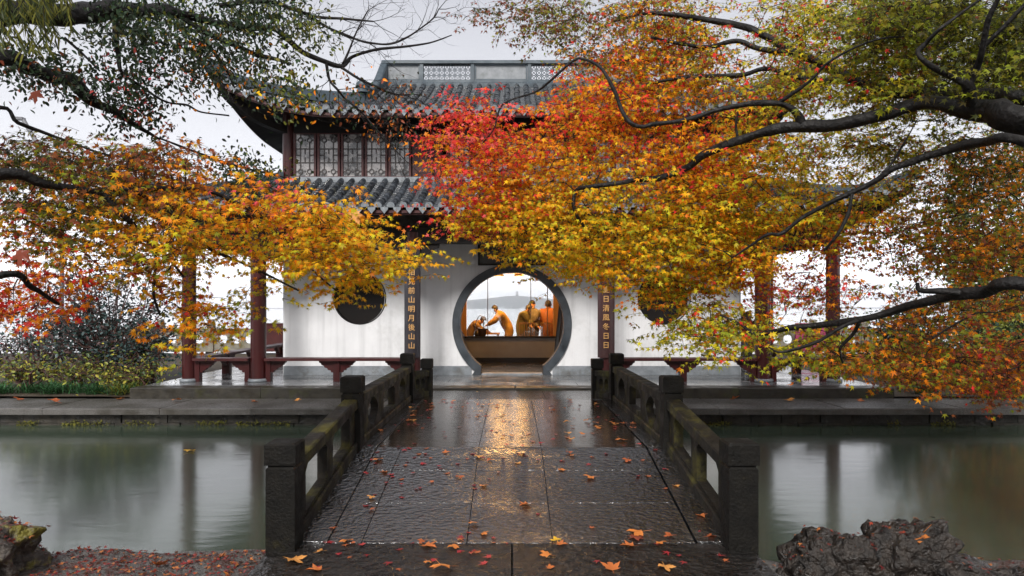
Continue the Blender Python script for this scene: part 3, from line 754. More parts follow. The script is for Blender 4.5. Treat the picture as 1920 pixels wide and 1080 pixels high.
# descending ridges and hip ridges
def ridge_strip(pts, h, wd, name, opn=False):
    mb = MB()
    pts = [Vector(p) for p in catmull(pts, 6)]
    v = []; f = []
    for i, p in enumerate(pts):
        t = (pts[min(i+1, len(pts)-1)]-pts[max(0, i-1)]); r = Vector((t.y, -t.x, 0)).normalized()*wd/2
        hh = h(i/(len(pts)-1))
        v += [p-r+Vector((0, 0, -.06)), p+r+Vector((0, 0, -.06)), p+r+Vector((0, 0, hh-.04)), p+r*.7+Vector((0, 0, hh)), p-r*.7+Vector((0, 0, hh)), p-r+Vector((0, 0, hh-.04))]
    for i in range(len(pts)-1):
        for k in range(6): a = i*6; f.append((a+k, a+(k+1) % 6, a+6+(k+1) % 6, a+6+k))
    mb.add(v, f); mb.add(v[:6], [(0, 1, 2, 3, 4, 5)]); mb.add(v[-6:], [(5, 4, 3, 2, 1, 0)])
    return obj(name, mb, M['ridge'], up_)
for s in (-1, 1):
    gp = [(s*3.46, 18.45, 7.6), (s*3.48, 17.7, 7.02), (s*3.5, 17.0, 6.65), (s*3.55, 16.3, 6.5)]
    ridge_strip(gp, lambda t: .55-.28*t, .2, 'gable_ridge')
    mb = MB(); mb.lathe([(.16, 0), (.13, .1), (.18, .16), (.15, .24), (.05, .32)], 8, 0, (s*3.55, 16.25, 6.62)); obj('ridge_finial', mb, M['ridge'], up_)
    hp = [(s*3.55, 16.3, 6.42), (s*4.4, 15.6, 6.28), (s*5.2, 14.9, 6.22), (s*5.8, 14.35, 6.28), (s*6.2, 13.95, 6.5)]
    ridge_strip(hp, lambda t: .22-.1*t, .16, 'hip_ridge')
    mb = MB(); pts = catmull([(s*5.0, 15.45, 5.5), (s*5.5, 14.8, 5.62), (s*5.9, 14.3, 5.92), (s*6.18, 13.97, 6.45)], 5)
    for a, b_ in zip(pts[:-1], pts[1:]): mb.beam(a, b_, .16, .2)
    obj('corner_rafter', mb, M['timber'], up_)
    lp = [(s*5.15, 15.3, 4.36), (s*6.2, 14.4, 3.98), (s*7.0, 13.7, 3.84), (s*7.75, 12.95, 4.05)]
    o = ridge_strip(lp, lambda t: .2-.08*t, .15, 'hip_ridge'); o.parent = low
    mb = MB(); mb.tube(catmull([(s*6.15, 13.98, 6.36), (s*6.3, 13.82, 6.5), (s*6.36, 13.75, 6.72)], 4), [.07]*5+[.06, .05, .03, .02], 8); obj('corner_finial', mb, M['ridge'], up_)

# ================================================================== THINGS AT THE PAVILION
# benches
def bench(x0, x1, y, label, legs=(), ends=(True, True), axis='x', grp='red benches between the porch columns'):
    c = Vector(((x0+x1)/2, y, 0)) if axis == 'x' else Vector((y, (x0+x1)/2, 0))
    B_ = root('bench', c, label, 'bench', grp)
    mp = (lambda u, q, z: Vector((u, y+q, z))) if axis == 'x' else (lambda u, q, z: Vector((y+q, u, z)))
    def bx(u0, u1, q0, q1, z0, z1, nm, mt):
        mb = MB(); v = [mp(u, q, z) for z in (z0, z1) for (u, q) in ((u0, q0), (u1, q0), (u1, q1), (u0, q1))]
        mb.add(v, [(3, 2, 1, 0), (4, 5, 6, 7), (0, 1, 5, 4), (1, 2, 6, 5), (2, 3, 7, 6), (3, 0, 4, 7)]); return obj(nm, mb, mt, B_)
    bx(x0, x1, -.17, .17, .43, .485, 'seat', M['red2'])
    prof = [(0, 0), (.30, 0), (.30, -.035), (.26, -.055), (.245, -.09), (.20, -.105), (.185, -.14), (.13, -.155), (.115, -.19), (.06, -.2), (.05, -.24), (0, -.24)]
    def corbel(u, s):
        mb = MB(); mb.plate([(u+s*a, .428+b_) for a, b_ in prof], [], lambda a, b_, w_: mp(a, -.05+w_, b_), .10); obj('corbel', mb, M['red'], B_)
    for u in legs:
        bx(u-.065, u+.065, -.09, .09, .0, .427, 'leg', M['red']); corbel(u+.067, 1); corbel(u-.067, -1)
    if ends[0]: bx(x0, x0+.1, -.07, .07, 0, .427, 'leg', M['red']); corbel(x0+.102, 1)
    if ends[1]: bx(x1-.1, x1, -.07, .07, 0, .427, 'leg', M['red']); corbel(x1-.102, -1)
    return B_
bench(-6.48, -5.36, 14.0, 'short red bench between the corner column and the next column, by the dark shrub')
bench(-5.03, -2.19, 14.0, 'long red bench under the round black window, one carved leg midway', legs=(-3.58,))
bench(2.11, 4.98, 14.0, 'long red bench beyond the mossy railing, half under maple leaves', legs=(3.50,))
bench(5.30, 6.43, 14.0, 'short red bench half hidden by low maple leaves')
bench(14.15, 17.45, -6.6, 'red bench running back toward the lake beside the dark shrub', legs=(15.8,), axis='y')
bench(17.75, 21.05, -6.6, 'far red bench end by the lakeside stone balustrade', legs=(19.4,), axis='y')
bench(14.15, 17.45, 6.58, 'red bench running back to the lake behind the low maple branch', legs=(15.8,), axis='y')
bench(17.75, 21.05, 6.58, 'far red bench before the crimson screen behind the maple', legs=(19.4,), axis='y')

# couplet boards with gilt characters (curved plaques hung on the columns)
def text_mesh(ch, size):
    c = bpy.data.curves.new('character', 'FONT'); c.body = ch; c.size = size; c.extrude = .006; c.align_x = 'CENTER'; c.resolution_u = 2
    o = bpy.data.objects.new('character', c); col.objects.link(o)
    dg = bpy.context.evaluated_depsgraph_get(); me = bpy.data.meshes.new_from_object(o.evaluated_get(dg))
    bpy.data.objects.remove(o); bpy.data.curves.remove(c); me.materials.clear(); me.materials.append(M['gold']); me.name = 'character'; return me
def couplet(x, text, z_last, step, size, mt, label):
    R = root('couplet_board', (x, 13.82, .6), label, 'couplet board')
    mb = MB(); v = []; f = []; n_ = 10; hw = .165; z0, z1 = .50, 2.78
    for (r, ) in ((.20,), (.175,)):
        for z in (z0, z1):
            for k in range(n_+1):
                a = -PI/2+(-1+2*k/n_)*.92; v.append((x+r*math.cos(a), 14.0+r*math.sin(a), z))
    m_ = n_+1
    for k in range(n_):
        f += [(k, k+1, m_+k+1, m_+k), (2*m_+k, 3*m_+k, 3*m_+k+1, 2*m_+k+1), (k, 2*m_+k, 2*m_+k+1, k+1), (m_+k, m_+k+1, 3*m_+k+1, 3*m_+k)]
    f += [(0, m_, 3*m_, 2*m_), (n_, 2*m_+n_, 3*m_+n_, m_+n_)]
    mb.add(v, f); obj('board', mb, mt, R)
    z = z_last
    for ch in reversed(text):
        me = text_mesh(ch, size); o = link('character', me, R)
        o.matrix_basis = Matrix.Translation((x, 13.79, z-.3*size)) @ Matrix.Rotation(PI/2, 4, 'X')
        z += step
couplet(-2.03, '相見前山明月後山山', P(770, 647, 13.8).z-.02, 17.2/1280*13.8, .145, M['boarddark'], 'dark couplet board with gilt characters on the column by the round black window')
couplet(1.90, '夏日清風冬日日', P(1134, 646, 13.8).z-.02, 17.3/1280*13.8, .145, M['boardred'], 'red lacquer couplet board with gilt characters, its top half under maple leaves')
# name board over the gate
R = root('name_board', (0, 15.3, 2.75), 'dark wooden name board hung above the moon gate, mostly behind leaves', 'name board')
Mx = Matrix.Translation((0, 15.26, 2.50)) @ Matrix.Rotation(.14, 4, 'X')
mb = MB(); mb.box(-.72, .72, -.03, .02, 0, .42, M=Mx); obj('board', mb, M['dark'], R)
mb = MB()
for q in ((-.76, .76, -.05, .03, -.04, 0), (-.76, .76, -.05, .03, .42, .46), (-.76, -.72, -.05, .03, 0, .42), (.72, .76, -.05, .03, 0, .42)): mb.box(*q, M=Mx)
obj('frame', mb, M['timber'], R)

# lamps hanging inside
def lamp(x, y, z, e, label, vis=True):
    R = root('ceiling_lamp', (x, y, 3.15), label, 'lamp', 'warm ceiling lamps inside the pavilion')
    mb = MB(); mb.lathe([(.02, .30), (.07, .28), (.14, .02), (.15, 0)], 16, 0, (x, y, z)); obj('lamp_shade', mb, M['metal'], R)
    mb = MB(); mb.tube([(x, y, z+.3), (x, y, 3.155)], .008, 6); obj('cord', mb, M['dark'], R)
    mb = MB(); mb.lathe([(.02, .02), (.05, -.02), (.05, -.07), (.02, -.10)], 12, 0, (x, y, z)); obj('bulb', mb, M['glow'], R)
    ld = bpy.data.lights.new('lamp_light', 'POINT'); ld.energy = e; ld.color = (1, .48, .10); ld.shadow_soft_size = .22
    lo = bpy.data.objects.new('lamp_light', ld); col.objects.link(lo); lo.location = (x, y, z-.05); setparent(lo, R)
lamp(-1.9, 17.2, 2.86, 24, 'warm ceiling lamp in the front room, on the kettle side')
lamp(1.9, 17.2, 2.86, 24, 'warm ceiling lamp in the front room, on the leaning shutters side')
lamp(-.9, 19.40, 2.83, 85, 'warm lamp over the seated person behind the glass')
lamp(.75, 19.40, 2.83, 85, 'warm lamp over the huddled pair behind the glass')

lamp(-.37, 19.2, 2.40, 26, 'small lamp seen through the top of the moon gate, above the bending person')
lamp(.20, 19.2, 2.40, 26, 'small lamp seen through the top of the moon gate, above the stooping person')
# leaning dark door panels inside the gate
for i in range(3):
    R = root('door_leaf', (1.22, 16.4+i*.55, 0), ('dark lattice door leaf leaning inside the gate, nearest the gate ring', 'dark lattice door leaf leaning inside the gate, middle of three', 'dark lattice door leaf leaning inside the gate, closest to the glass')[i], 'door leaf', 'door leaves leaning inside the gate')
    Mx = Matrix.Translation((1.10+i*.02, 16.2+i*.62, .01)) @ Matrix.Rotation(.10, 4, 'Y') @ Matrix.Rotation(1.2, 4, 'Z')
    mb = MB()
    for (a, b_, c, d) in ((-.27, -.21, 0, 1.95), (.21, .27, 0, 1.95), (-.21, .21, 0, .75), (-.21, .21, 1.89, 1.95)): mb.box(a, b_, -.02, .02, c, d, M=Mx)
    obj('frame', mb, M['dark'], R)
    for k in (-.12, 0, .12):
        mb = MB(); mb.box(k-.012, k+.012, -.012, .012, .75, 1.89, M=Mx); obj('slat', mb, M['metal'], R)

# people
def person(name, loc, joints, edges, radii, coat, label, hair=True, hairm='hair', legs='trousers', rootv=0):
    R = root('person', loc, label, 'person')
    me = bpy.data.meshes.new('body'); names = list(joints); idx = {n_: i for i, n_ in enumerate(names)}
    me.from_pydata([joints[n_] for n_ in names], [(idx[a], idx[b_]) for a, b_ in edges], [])
    o = bpy.data.objects.new('body', me); col.objects.link(o)
    md = o.modifiers.new('skin', 'SKIN'); md.use_smooth_shade = True
    for i, n_ in enumerate(names): me.skin_vertices[0].data[i].radius = radii[n_] if isinstance(radii[n_], tuple) else (radii[n_],)*2
    me.skin_vertices[0].data[rootv].use_root = True
    sb = o.modifiers.new('sub', 'SUBSURF'); sb.levels = 2; sb.render_levels = 2
    dg = bpy.context.evaluated_depsgraph_get(); m2 = bpy.data.meshes.new_from_object(o.evaluated_get(dg))
    bpy.data.objects.remove(o)
    m2.materials.clear()
    for q in (M['skin'], M[coat], M[legs]): m2.materials.append(q)
    J = {n_: Vector(joints[n_]) for n_ in names}
    for p_ in m2.polygons:
        c = p_.center; best = min(names, key=lambda n_: (J[n_]-c).length-.6*(radii[n_][0] if isinstance(radii[n_], tuple) else radii[n_]))
        p_.material_index = 0 if best.startswith(('head', 'face', 'hand', 'neck', 'thumb', 'finger')) else (2 if best.startswith(('knee', 'foot', 'ankle', 'toe')) else 1)
    m2.name = 'body'; b = link('body', m2, R)
    cb = bmesh.new(); cb.from_mesh(m2); cb.faces.ensure_lookup_table()
    bmesh.ops.delete(cb, geom=[f_ for f_ in cb.faces if m2.polygons[f_.index].material_index == 0 or (m2.polygons[f_.index].material_index == 2 and f_.calc_center_median().z < J['hip'].z-.22)], context='FACES')
    for v_ in cb.verts: v_.co += v_.normal*(.026+.014*noise.noise(v_.co*9)+.010*noise.noise(Vector((v_.co.x*25, v_.co.y*25, v_.co.z*8))))
    for f_ in cb.faces: f_.material_index = 0; f_.smooth = True
    cm = bpy.data.meshes.new('coat'); cb.to_mesh(cm); cb.free(); cm.materials.clear(); cm.materials.append(M[coat]); link('coat', cm, R)
    tr_ = (J['head']-J['neck']).normalized(); col_ = MB(); col_.tube([J['neck']-tr_*.06, J['neck']-tr_*.01, J['neck']+tr_*.05], [.105, .088, .082], 12); obj('collar', col_, M[coat], R)
    h = J['head']; up = (J['head']-J['neck']).normalized()
    bm = bmesh.new(); bmesh.ops.create_icosphere(bm, subdivisions=3, radius=1)
    for v_ in bm.verts:
        n_ = noise.noise(v_.co*5)*.05
        v_.co = h+up*.035+Vector((v_.co.x*(.098+n_*.1), v_.co.y*(.108+n_*.1), v_.co.z*(.112+n_*.1)))
    fd = J['face']-J['head']; fd.normalize()
    kill = [v_ for v_ in bm.verts if (v_.co-h).normalized().dot(fd) > .35 and (v_.co-h).dot(up) < .075 or (v_.co-h).dot(up) < -.05]
    bmesh.ops.delete(bm, geom=kill, context='VERTS')
    hm = bpy.data.meshes.new('hair'); bm.to_mesh(hm); bm.free(); hm.materials.append(M[hairm]); [setattr(p_, 'use_smooth', True) for p_ in hm.polygons]
    link('hair', hm, R)
    f = MB()                                          # eyes, nose, mouth, ears as small features
    r = fd.cross(up).normalized()
    for s in (-1, 1):
        f.lathe([(.002, -.010), (.010, -.004), (.010, .004), (.002, .010)], 8, 0, h+fd*.088+r*s*.032+up*.01)
        f.lathe([(.006, -.03), (.018, -.01), (.02, .015), (.006, .03)], 8, 1, h+r*s*.088+fd*.01)
    f.tube([h+fd*.092+up*.01, h+fd*.112-up*.025, h+fd*.094-up*.035], [.007, .014, .008], 6, 1)
    f.beam(h+fd*.092-up*.055-r*.022, h+fd*.092-up*.055+r*.022, .012, .009, 2)
    obj('face_features', f, [M['dark'], M['skin'], M['coat_rust']], R)
    return R
def figure(X, Y, hip, chest, head, look, sh_w, hands, feet, coat, label, hairm='hair', knees=None, bulk=1.0):
    hip, chest, head = Vector(hip), Vector(chest), Vector(head); look = Vector(look).normalized()
    right = look.cross(Vector((0, 0, 1))); right = right.normalized() if right.length > .1 else Vector((1, 0, 0))
    J = {'hip': hip, 'belly': hip.lerp(chest, .4)+look*-.02, 'chest': chest, 'neck': chest.lerp(head, .5)+(head-chest).normalized()*.0, 'head': head, 'face': head+look*.05-Vector((0, 0, .03))}
    Rr = {'hip': (.155*bulk, .13*bulk), 'belly': (.15*bulk, .125*bulk), 'chest': (.165*bulk, .13*bulk), 'neck': .058, 'head': (.088, .1), 'face': .07}
    E_ = [('hip', 'belly'), ('belly', 'chest'), ('chest', 'neck'), ('neck', 'head'), ('head', 'face')]
    for s, q in ((-1, 'l'), (1, 'r')):
        sh = chest+right*s*sh_w+Vector((0, 0, .06)); hd = Vector(hands[0 if s < 0 else 1]); el = sh.lerp(hd, .5)+right*s*.06-Vector((0, 0, .05))
        d = (hd-el).normalized(); sd_ = d.cross(Vector((0, 0, 1))).normalized() if abs(d.z) < .95 else right
        J['shoulder_'+q] = sh; J['elbow_'+q] = el; J['wrist_'+q] = hd-d*.07; J['hand_'+q] = hd
        Rr['shoulder_'+q] = .075*bulk; Rr['elbow_'+q] = .055*bulk; Rr['wrist_'+q] = .036; Rr['hand_'+q] = (.038, .02)
        E_ += [('chest', 'shoulder_'+q), ('shoulder_'+q, 'elbow_'+q), ('elbow_'+q, 'wrist_'+q), ('wrist_'+q, 'hand_'+q)]
        for k in range(4):
            J['finger%d_%s' % (k, q)] = hd+d*(.085+(.012 if k in (1, 2) else 0))+sd_*(k-1.5)*.021-Vector((0, 0, .012)); Rr['finger%d_%s' % (k, q)] = .008; E_.append(('hand_'+q, 'finger%d_%s' % (k, q)))
        J['thumb_'+q] = hd+d*.03+sd_*.055; Rr['thumb_'+q] = .010; E_.append(('hand_'+q, 'thumb_'+q))
        ft = Vector(feet[0 if s < 0 else 1]); hj = hip+right*s*.10-Vector((0, 0, .08))
        kn = Vector(knees[0 if s < 0 else 1]) if knees else hj.lerp(ft, .5)+look*.05
        J['thigh_'+q] = hj; J['knee_'+q] = kn; J['ankle_'+q] = ft+Vector((0, 0, .07)); J['toe_'+q] = ft+look*.17*Vector((1, 1, 0)).length/1.414+Vector((0, 0, .03))
        J['toe_'+q].z = ft.z+.04
        Rr['thigh_'+q] = .10*bulk; Rr['knee_'+q] = .068*bulk; Rr['ankle_'+q] = .045; Rr['toe_'+q] = .038
        E_ += [('hip', 'thigh_'+q), ('thigh_'+q, 'knee_'+q), ('knee_'+q, 'ankle_'+q), ('ankle_'+q, 'toe_'+q)]
    return person('person', (X, Y, 0), {k: tuple(v_) for k, v_ in J.items()}, E_, Rr, coat, label, hairm=hairm)
Yp = 20.0
figure(-1.2, Yp, (-1.30, Yp, .62), (-1.10, Yp, 1.00), (-.87, Yp, 1.14), (.9, 0, -.45), .17, ((-.72, Yp-.12, .82), (-.70, Yp+.12, .82)), ((-.9, Yp-.12, 0), (-.92, Yp+.12, 0)), 'coat_brown', 'seated person in a brown coat hunched over a table behind the glass', knees=((-.92, Yp-.14, .52), (-.92, Yp+.14, .52)))
mb = MB(); mb.lathe([(.16, 0), (.14, .2), (.19, .5)], 14, 0, (-1.33, Yp, 0)); obj('stool', mb, M['ochre'], label='round wooden stool under the seated hunched person', cat='stool')
figure(-.15, Yp-.1, (-.08, Yp-.1, .90), (-.33, Yp-.1, 1.27), (-.48, Yp-.1, 1.46), (-.85, 0, -.5), .18, ((-.72, Yp-.25, 1.02), (-.68, Yp+.05, 1.04)), ((-.16, Yp-.2, 0), (-.10, Yp+.05, 0)), 'coat_tan', 'standing person in a tan coat bending forward with an outstretched arm', bulk=1.1)
figure(.35, Yp-.2, (.28, Yp-.2, .90), (.36, Yp-.2, 1.26), (.47, Yp-.22, 1.47), (.7, -.3, -.5), .18, ((.55, Yp-.45, 1.0), (.6, Yp-.1, 1.0)), ((.22, Yp-.25, 0), (.36, Yp-.15, 0)), 'coat_olive', 'stooping person with rounded back beside the upright person', bulk=1.2)
figure(.62, Yp+.2, (.62, Yp+.25, .90), (.61, Yp+.25, 1.33), (.60, Yp+.24, 1.60), (-.4, -.8, -.1), .18, ((.42, Yp, 1.0), (.78, Yp+.0, .95)), ((.55, Yp+.25, 0), (.70, Yp+.25, 0)), 'coat_grey', 'upright person in a grey coat behind the stooping one')
figure(1.08, Yp+.1, (1.10, Yp+.15, .90), (1.09, Yp+.15, 1.34), (1.07, Yp+.14, 1.60), (.2, .9, -.1), .2, ((.92, Yp+.3, .95), (1.3, Yp+.3, .95)), ((1.02, Yp+.15, 0), (1.17, Yp+.15, 0)), 'coat_rust', 'person in a rust coat with back turned, by the leaning door leaves', bulk=1.15)
figure(5.62, 16.9, (5.66, 16.9, .86), (5.64, 16.9, 1.24), (5.62, 16.9, 1.50), (.3, -.9, 0), .18, ((5.4, 16.7, .9), (5.9, 16.7, .9)), ((5.58, 16.9, 0), (5.74, 16.9, 0)), 'coat_blue', 'dark haired person standing at the wall end behind the maple leaves')
figure(5.98, 17.3, (6.02, 17.3, .74), (6.0, 17.3, 1.06), (5.98, 17.3, 1.28), (-.5, -.8, 0), .15, ((5.8, 17.1, .8), (6.2, 17.1, .8)), ((5.94, 17.3, 0), (6.08, 17.3, 0)), 'coat_rust', 'shorter brown haired person beside the dark haired one', hairm='brownhair', bulk=.85)

# table with kettle, pot and slatted chairs behind the glass
R = root('table', (-.72, 20.0, 0), 'low wooden table before the seated person', 'table')
mb = MB(); mb.box(-.98, -.36, 19.75, 20.3, .74, .78, ch=.008); obj('table_top', mb, M['ochre'], R)
for sx_ in (-.93, -.41):
    for sy_ in (19.8, 20.25): mb = MB(); mb.box(sx_-.025, sx_+.025, sy_-.025, sy_+.025, 0, .74); obj('leg', mb, M['ochre'], R)
R = root('kettle', (-.92, 19.4, .73), 'wire handled kettle hanging by the seated person behind the glass', 'kettle')
mb = MB(); mb.lathe([(.10, 0), (.13, .05), (.12, .12), (.05, .17), (.02, .19)], 14, 0, (-.93, 18.95, .731)); obj('body', mb, M['metal'], R)
mb = MB(); mb.tube(catmull([(-1.03, 18.95, .84), (-1.0, 18.95, 1.1), (-.90, 18.95, 1.29), (-.80, 18.95, 1.2), (-.80, 18.95, .84)], 6), .012, 6); obj('handle', mb, M['metal'], R)
R = root('clay_pot', (-.83, 18.85, .73), 'dark clay pot on the parapet ledge below the kettle handle', 'pot')
mb = MB(); mb.lathe([(.08, 0), (.10, .02), (.125, .20), (.135, .21), (.12, .215), (.105, .19)], 16, 0, (-.82, 18.80, .731)); obj('body', mb, M['clay'], R)
for i, (x, lab) in enumerate(((.42, 'slatted chair back before the stooping person'), (1.02, 'slatted chair back by the person in rust'))):
    R = root('chair', (x, 19.35, 0), lab, 'chair', 'slatted chairs behind the glass')
    mb = MB(); mb.box(x-.22, x+.22, 19.15, 19.55, .43, .47, ch=.01); obj('seat', mb, M['ochre'], R)
    for sx_ in (-.2, .2):
        for sy_ in (19.18, 19.52): mb = MB(); mb.box(x+sx_-.018, x+sx_+.018, sy_-.018, sy_+.018, 0, .428 if sy_ > 19.3 else 1.05); obj('leg', mb, M['ochre'], R)
    mb = MB(); mb.box(x-.22, x+.22, 19.165, 19.195, 1.05, 1.10); obj('top_rail', mb, M['ochre'], R)
    for k in range(5): mb = MB(); mb.box(x-.14+k*.07-.01, x-.14+k*.07+.01, 19.17, 19.19, .471, 1.05); obj('slat', mb, M['ochre'], R)

# lakeside balustrade, screens, fence, lamp post
def lake_balustrade(xa, xb, label):
    R = root('stone_balustrade', ((xa+xb)/2, 23.6, 0), label, 'balustrade')
    n_ = max(1, round((xb-xa)/1.75)); st = (xb-xa)/n_
    for i in range(n_+1):
        x = xa+st*i; mb = MB(); mb.box(x-.11, x+.11, 23.49, 23.71, 0, 1.0, ch=.02); mb.box(x-.09, x+.09, 23.51, 23.69, 1.0, 1.12, ch=.03); obj('post', mb, M['lakestone'], R)
        if i == n_: break
        mb = MB(); mb.box(x+.11, x+st-.11, 23.53, 23.67, .70, .80, ch=.01); obj('top_rail', mb, M['lakestone'], R)
        a, b_ = x+.11, x+st-.11; wd = b_-a
        hl = [ellipse(a+wd*t, .43, .16, .15, 12, 2.6) for t in (.2, .5, .8)]
        mb = MB(); mb.plate([(a, .0), (b_, .0), (b_, .70), (a, .70)], hl, lambda u, v_, w_: Vector((u, 23.56+w_, v_)), .08); obj('pierced_panel', mb, M['lakestone'], R)
lake_balustrade(-13.9, -3.4, 'stone lakeside balustrade with round piercings behind the red bench and shrub')
lake_balustrade(3.4, 13.9, 'stone lakeside balustrade with round piercings behind the maple leaves')
for (x, lab, mt) in ((-7.85, 'dark red wooden screen by the lake, beside the white wall end', 'red2'), (10.2, 'crimson wooden screen by the lake behind the low maple branch', 'magenta')):
    R = root('screen', (x, 22.9, 0), lab, 'screen')
    mb = MB(); mb.box(x-.62, x+.62, 22.95, 23.0, .05, .95); obj('panel', mb, M[mt], R)
    mb = MB()
    for q in ((-.66, -.62, 0, 1.0), (.62, .66, 0, 1.0), (-.62, .62, .95, 1.0)): mb.box(x+q[0], x+q[1], 22.93, 23.02, q[2], q[3])
    obj('frame', mb, M[mt], R)
R = root('lake_fence', (-16, 23.8, 0), 'grey iron rail fence at the lake edge behind the dark shrub', 'fence')
for i in range(9):
    x = -26+i*2.1*.92; mb = MB(); mb.box(x-.1, x+.1, 23.7, 23.9, -.3, .55, ch=.02); obj('post', mb, M['lakestone'], R)
for z in (.42, .22, .02, -.14):
    mb = MB(); mb.tube([(-26, 23.8, z), (-10.5, 23.8, z)], .022, 6); obj('rail', mb, M['iron'], R)
R = root('street_lamp', (-13.2, 20.6, -.1), 'grey street lamp with a bent arm above the trees', 'street lamp')
lp = [P(66, 262, 20.6), P(48, 232, 20.6), P(42, 224, 20.6)]
mb = MB(); mb.tube(catmull([(-13.6, 20.6, -.1), (-13.6, 20.6, 4.6), tuple(P(96, 300, 20.6)), tuple(P(66, 262, 20.6)), tuple(P(43, 223, 20.6))], 6), .06, 10); obj('pole', mb, M['iron'], R)
mb = MB(); a = P(45, 223, 20.6); b_ = P(29, 222, 20.6); mb.beam(a, b_, .16, .08); obj('lamp_head', mb, M['iron'], R)
mb = MB(); mb.tube([(5.33, 14.16, .05), (5.33, 14.16, 3.1)], .035, 10); obj('downpipe', mb, M['lakestone'], label='pale downpipe beside the red column under the maple', cat='downpipe')

# ================================================================== FOLIAGE
def inpoly(px, py, poly):
    c = False; j = len(poly)-1
    for i in range(len(poly)):
        xi, yi = poly[i]; xj, yj = poly[j]
        if (yi > py) != (yj > py) and px < (xj-xi)*(py-yi)/(yj-yi)+xi: c = not c
        j = i
    return c
def sample_poly(poly, n, clump=0.0, seed=0, sc=90.0):
    xs = [p[0] for p in poly]; ys = [p[1] for p in poly]; o = []; tries = 0
    while len(o) < n and tries < n*40:
        tries += 1
        x = random.uniform(min(xs), max(xs)); y = random.uniform(min(ys), max(ys))
        if not inpoly(x, y, poly): continue
        if clump and noise.noise(Vector((x/sc, y/sc*1.6, seed))) < random.uniform(-.55, .25)*clump+(-.25)*(1-clump): continue
        o.append((x, y))
    return o
PAL = {'R': (.74, .045, .035), 'P': (.78, .12, .12), 'O': (.82, .25, .012), 'A': (.82, .43, .015), 'Y': (.64, .50, .025), 'G': (.27, .27, .025), 'D': (.075, .075, .02), 'B': (.25, .075, .03), 'E': (.035, .055, .03), 'W': (.16, .17, .03)}
def pick_colour(px, py, seeds):
    best = None; bd = 1e18
    for (sx_, sy_, mixd) in seeds:
        d = ((px-sx_)**2+(py-sy_)**2)*random.uniform(.55, 1.6)
        if d < bd: bd = d; best = mixd
    r = random.random()*sum(best.values()); k = None
    for k, wv in best.items():
        r -= wv
        if r <= 0: break
    c = np.array(PAL[k]); c = c*random.uniform(.62, 1.28)
    c[1] *= random.uniform(.8, 1.25)
    return c
def star(lobes):
    """palmate leaf: base at origin, tip along +y, length 1"""
    if lobes == 5: angs = [-118, -58, 0, 58, 118]; lens = [.50, .82, 1, .82, .50]; nr = .30
    else: angs = [-140, -92, -45, 0, 45, 92, 140]; lens = [.40, .68, .90, 1, .90, .68, .40]; nr = .30
    c = (0, .38); pts = [(0, .30)]
    pts = []
    for i, (a, l_) in enumerate(zip(angs, lens)):
        a = math.radians(a); pts.append((c[0]+math.sin(a)*l_*.62, c[1]+math.cos(a)*l_*.62, -.14*l_*l_))
        if i < len(angs)-1:
            b_ = math.radians((angs[i]+angs[i+1])/2); pts.append((c[0]+math.sin(b_)*nr*.62, c[1]+math.cos(b_)*nr*.62, .0))
    pts.append((0, c[1]-.12, 0))
    v = [(0, c[1], .02)]+pts; n_ = len(pts)
    f = [(0, 1+(i+1) % n_, 1+i) for i in range(n_)]
    return np.array(v), np.array(f)
def oval():
    v = [(0, 0, 0), (.22, .25, .02), (.27, .5, .0), (.16, .8, -.05), (0, 1, -.12), (-.16, .8, -.05), (-.27, .5, 0), (-.22, .25, .02), (0, .5, -.05)]
    return np.array(v), np.array([(8, i, (i+1) % 8) for i in range(8)])
def blade(wd=.06):
    v = [(0, 0, 0), (wd, .3, .02), (wd*.9, .65, -.06), (0, 1, -.22), (-wd*.9, .65, -.06), (-wd, .3, .02)]
    return np.array(v), np.array([(0, 1, 5), (1, 2, 4), (1, 4, 5), (2, 3, 4)])
def plane_leaf():
    c = (0, .36); pts = []
    for i, (a, l_) in enumerate(zip((-112, -56, 0, 56, 112), (.62, .9, 1, .86, .66))):
        for da, k in ((-17, .70), (-8, .74), (0, 1), (9, .76), (16, .68)):
            q = math.radians(a+da); pts.append((c[0]+math.sin(q)*l_*k*.64, c[1]+math.cos(q)*l_*k*.64, .0))
        if i < 4: q = math.radians(a+28); pts.append((math.sin(q)*.27, c[1]+math.cos(q)*.27, .0))
    pts.append((.012, .2, 0)); pts.append((.012, -.25, .03)); pts.append((-.012, -.25, .03)); pts.append((-.012, .2, 0))
    v = [(0, c[1], 0)]+pts; n_ = len(pts)
    return np.array(v), np.array([(0, 1+(i+1) % n_, 1+i) for i in range(n_)])
PLANE = plane_leaf()
STAR5, STAR7, OVAL, BLADE = star(5), star(7), oval(), blade()

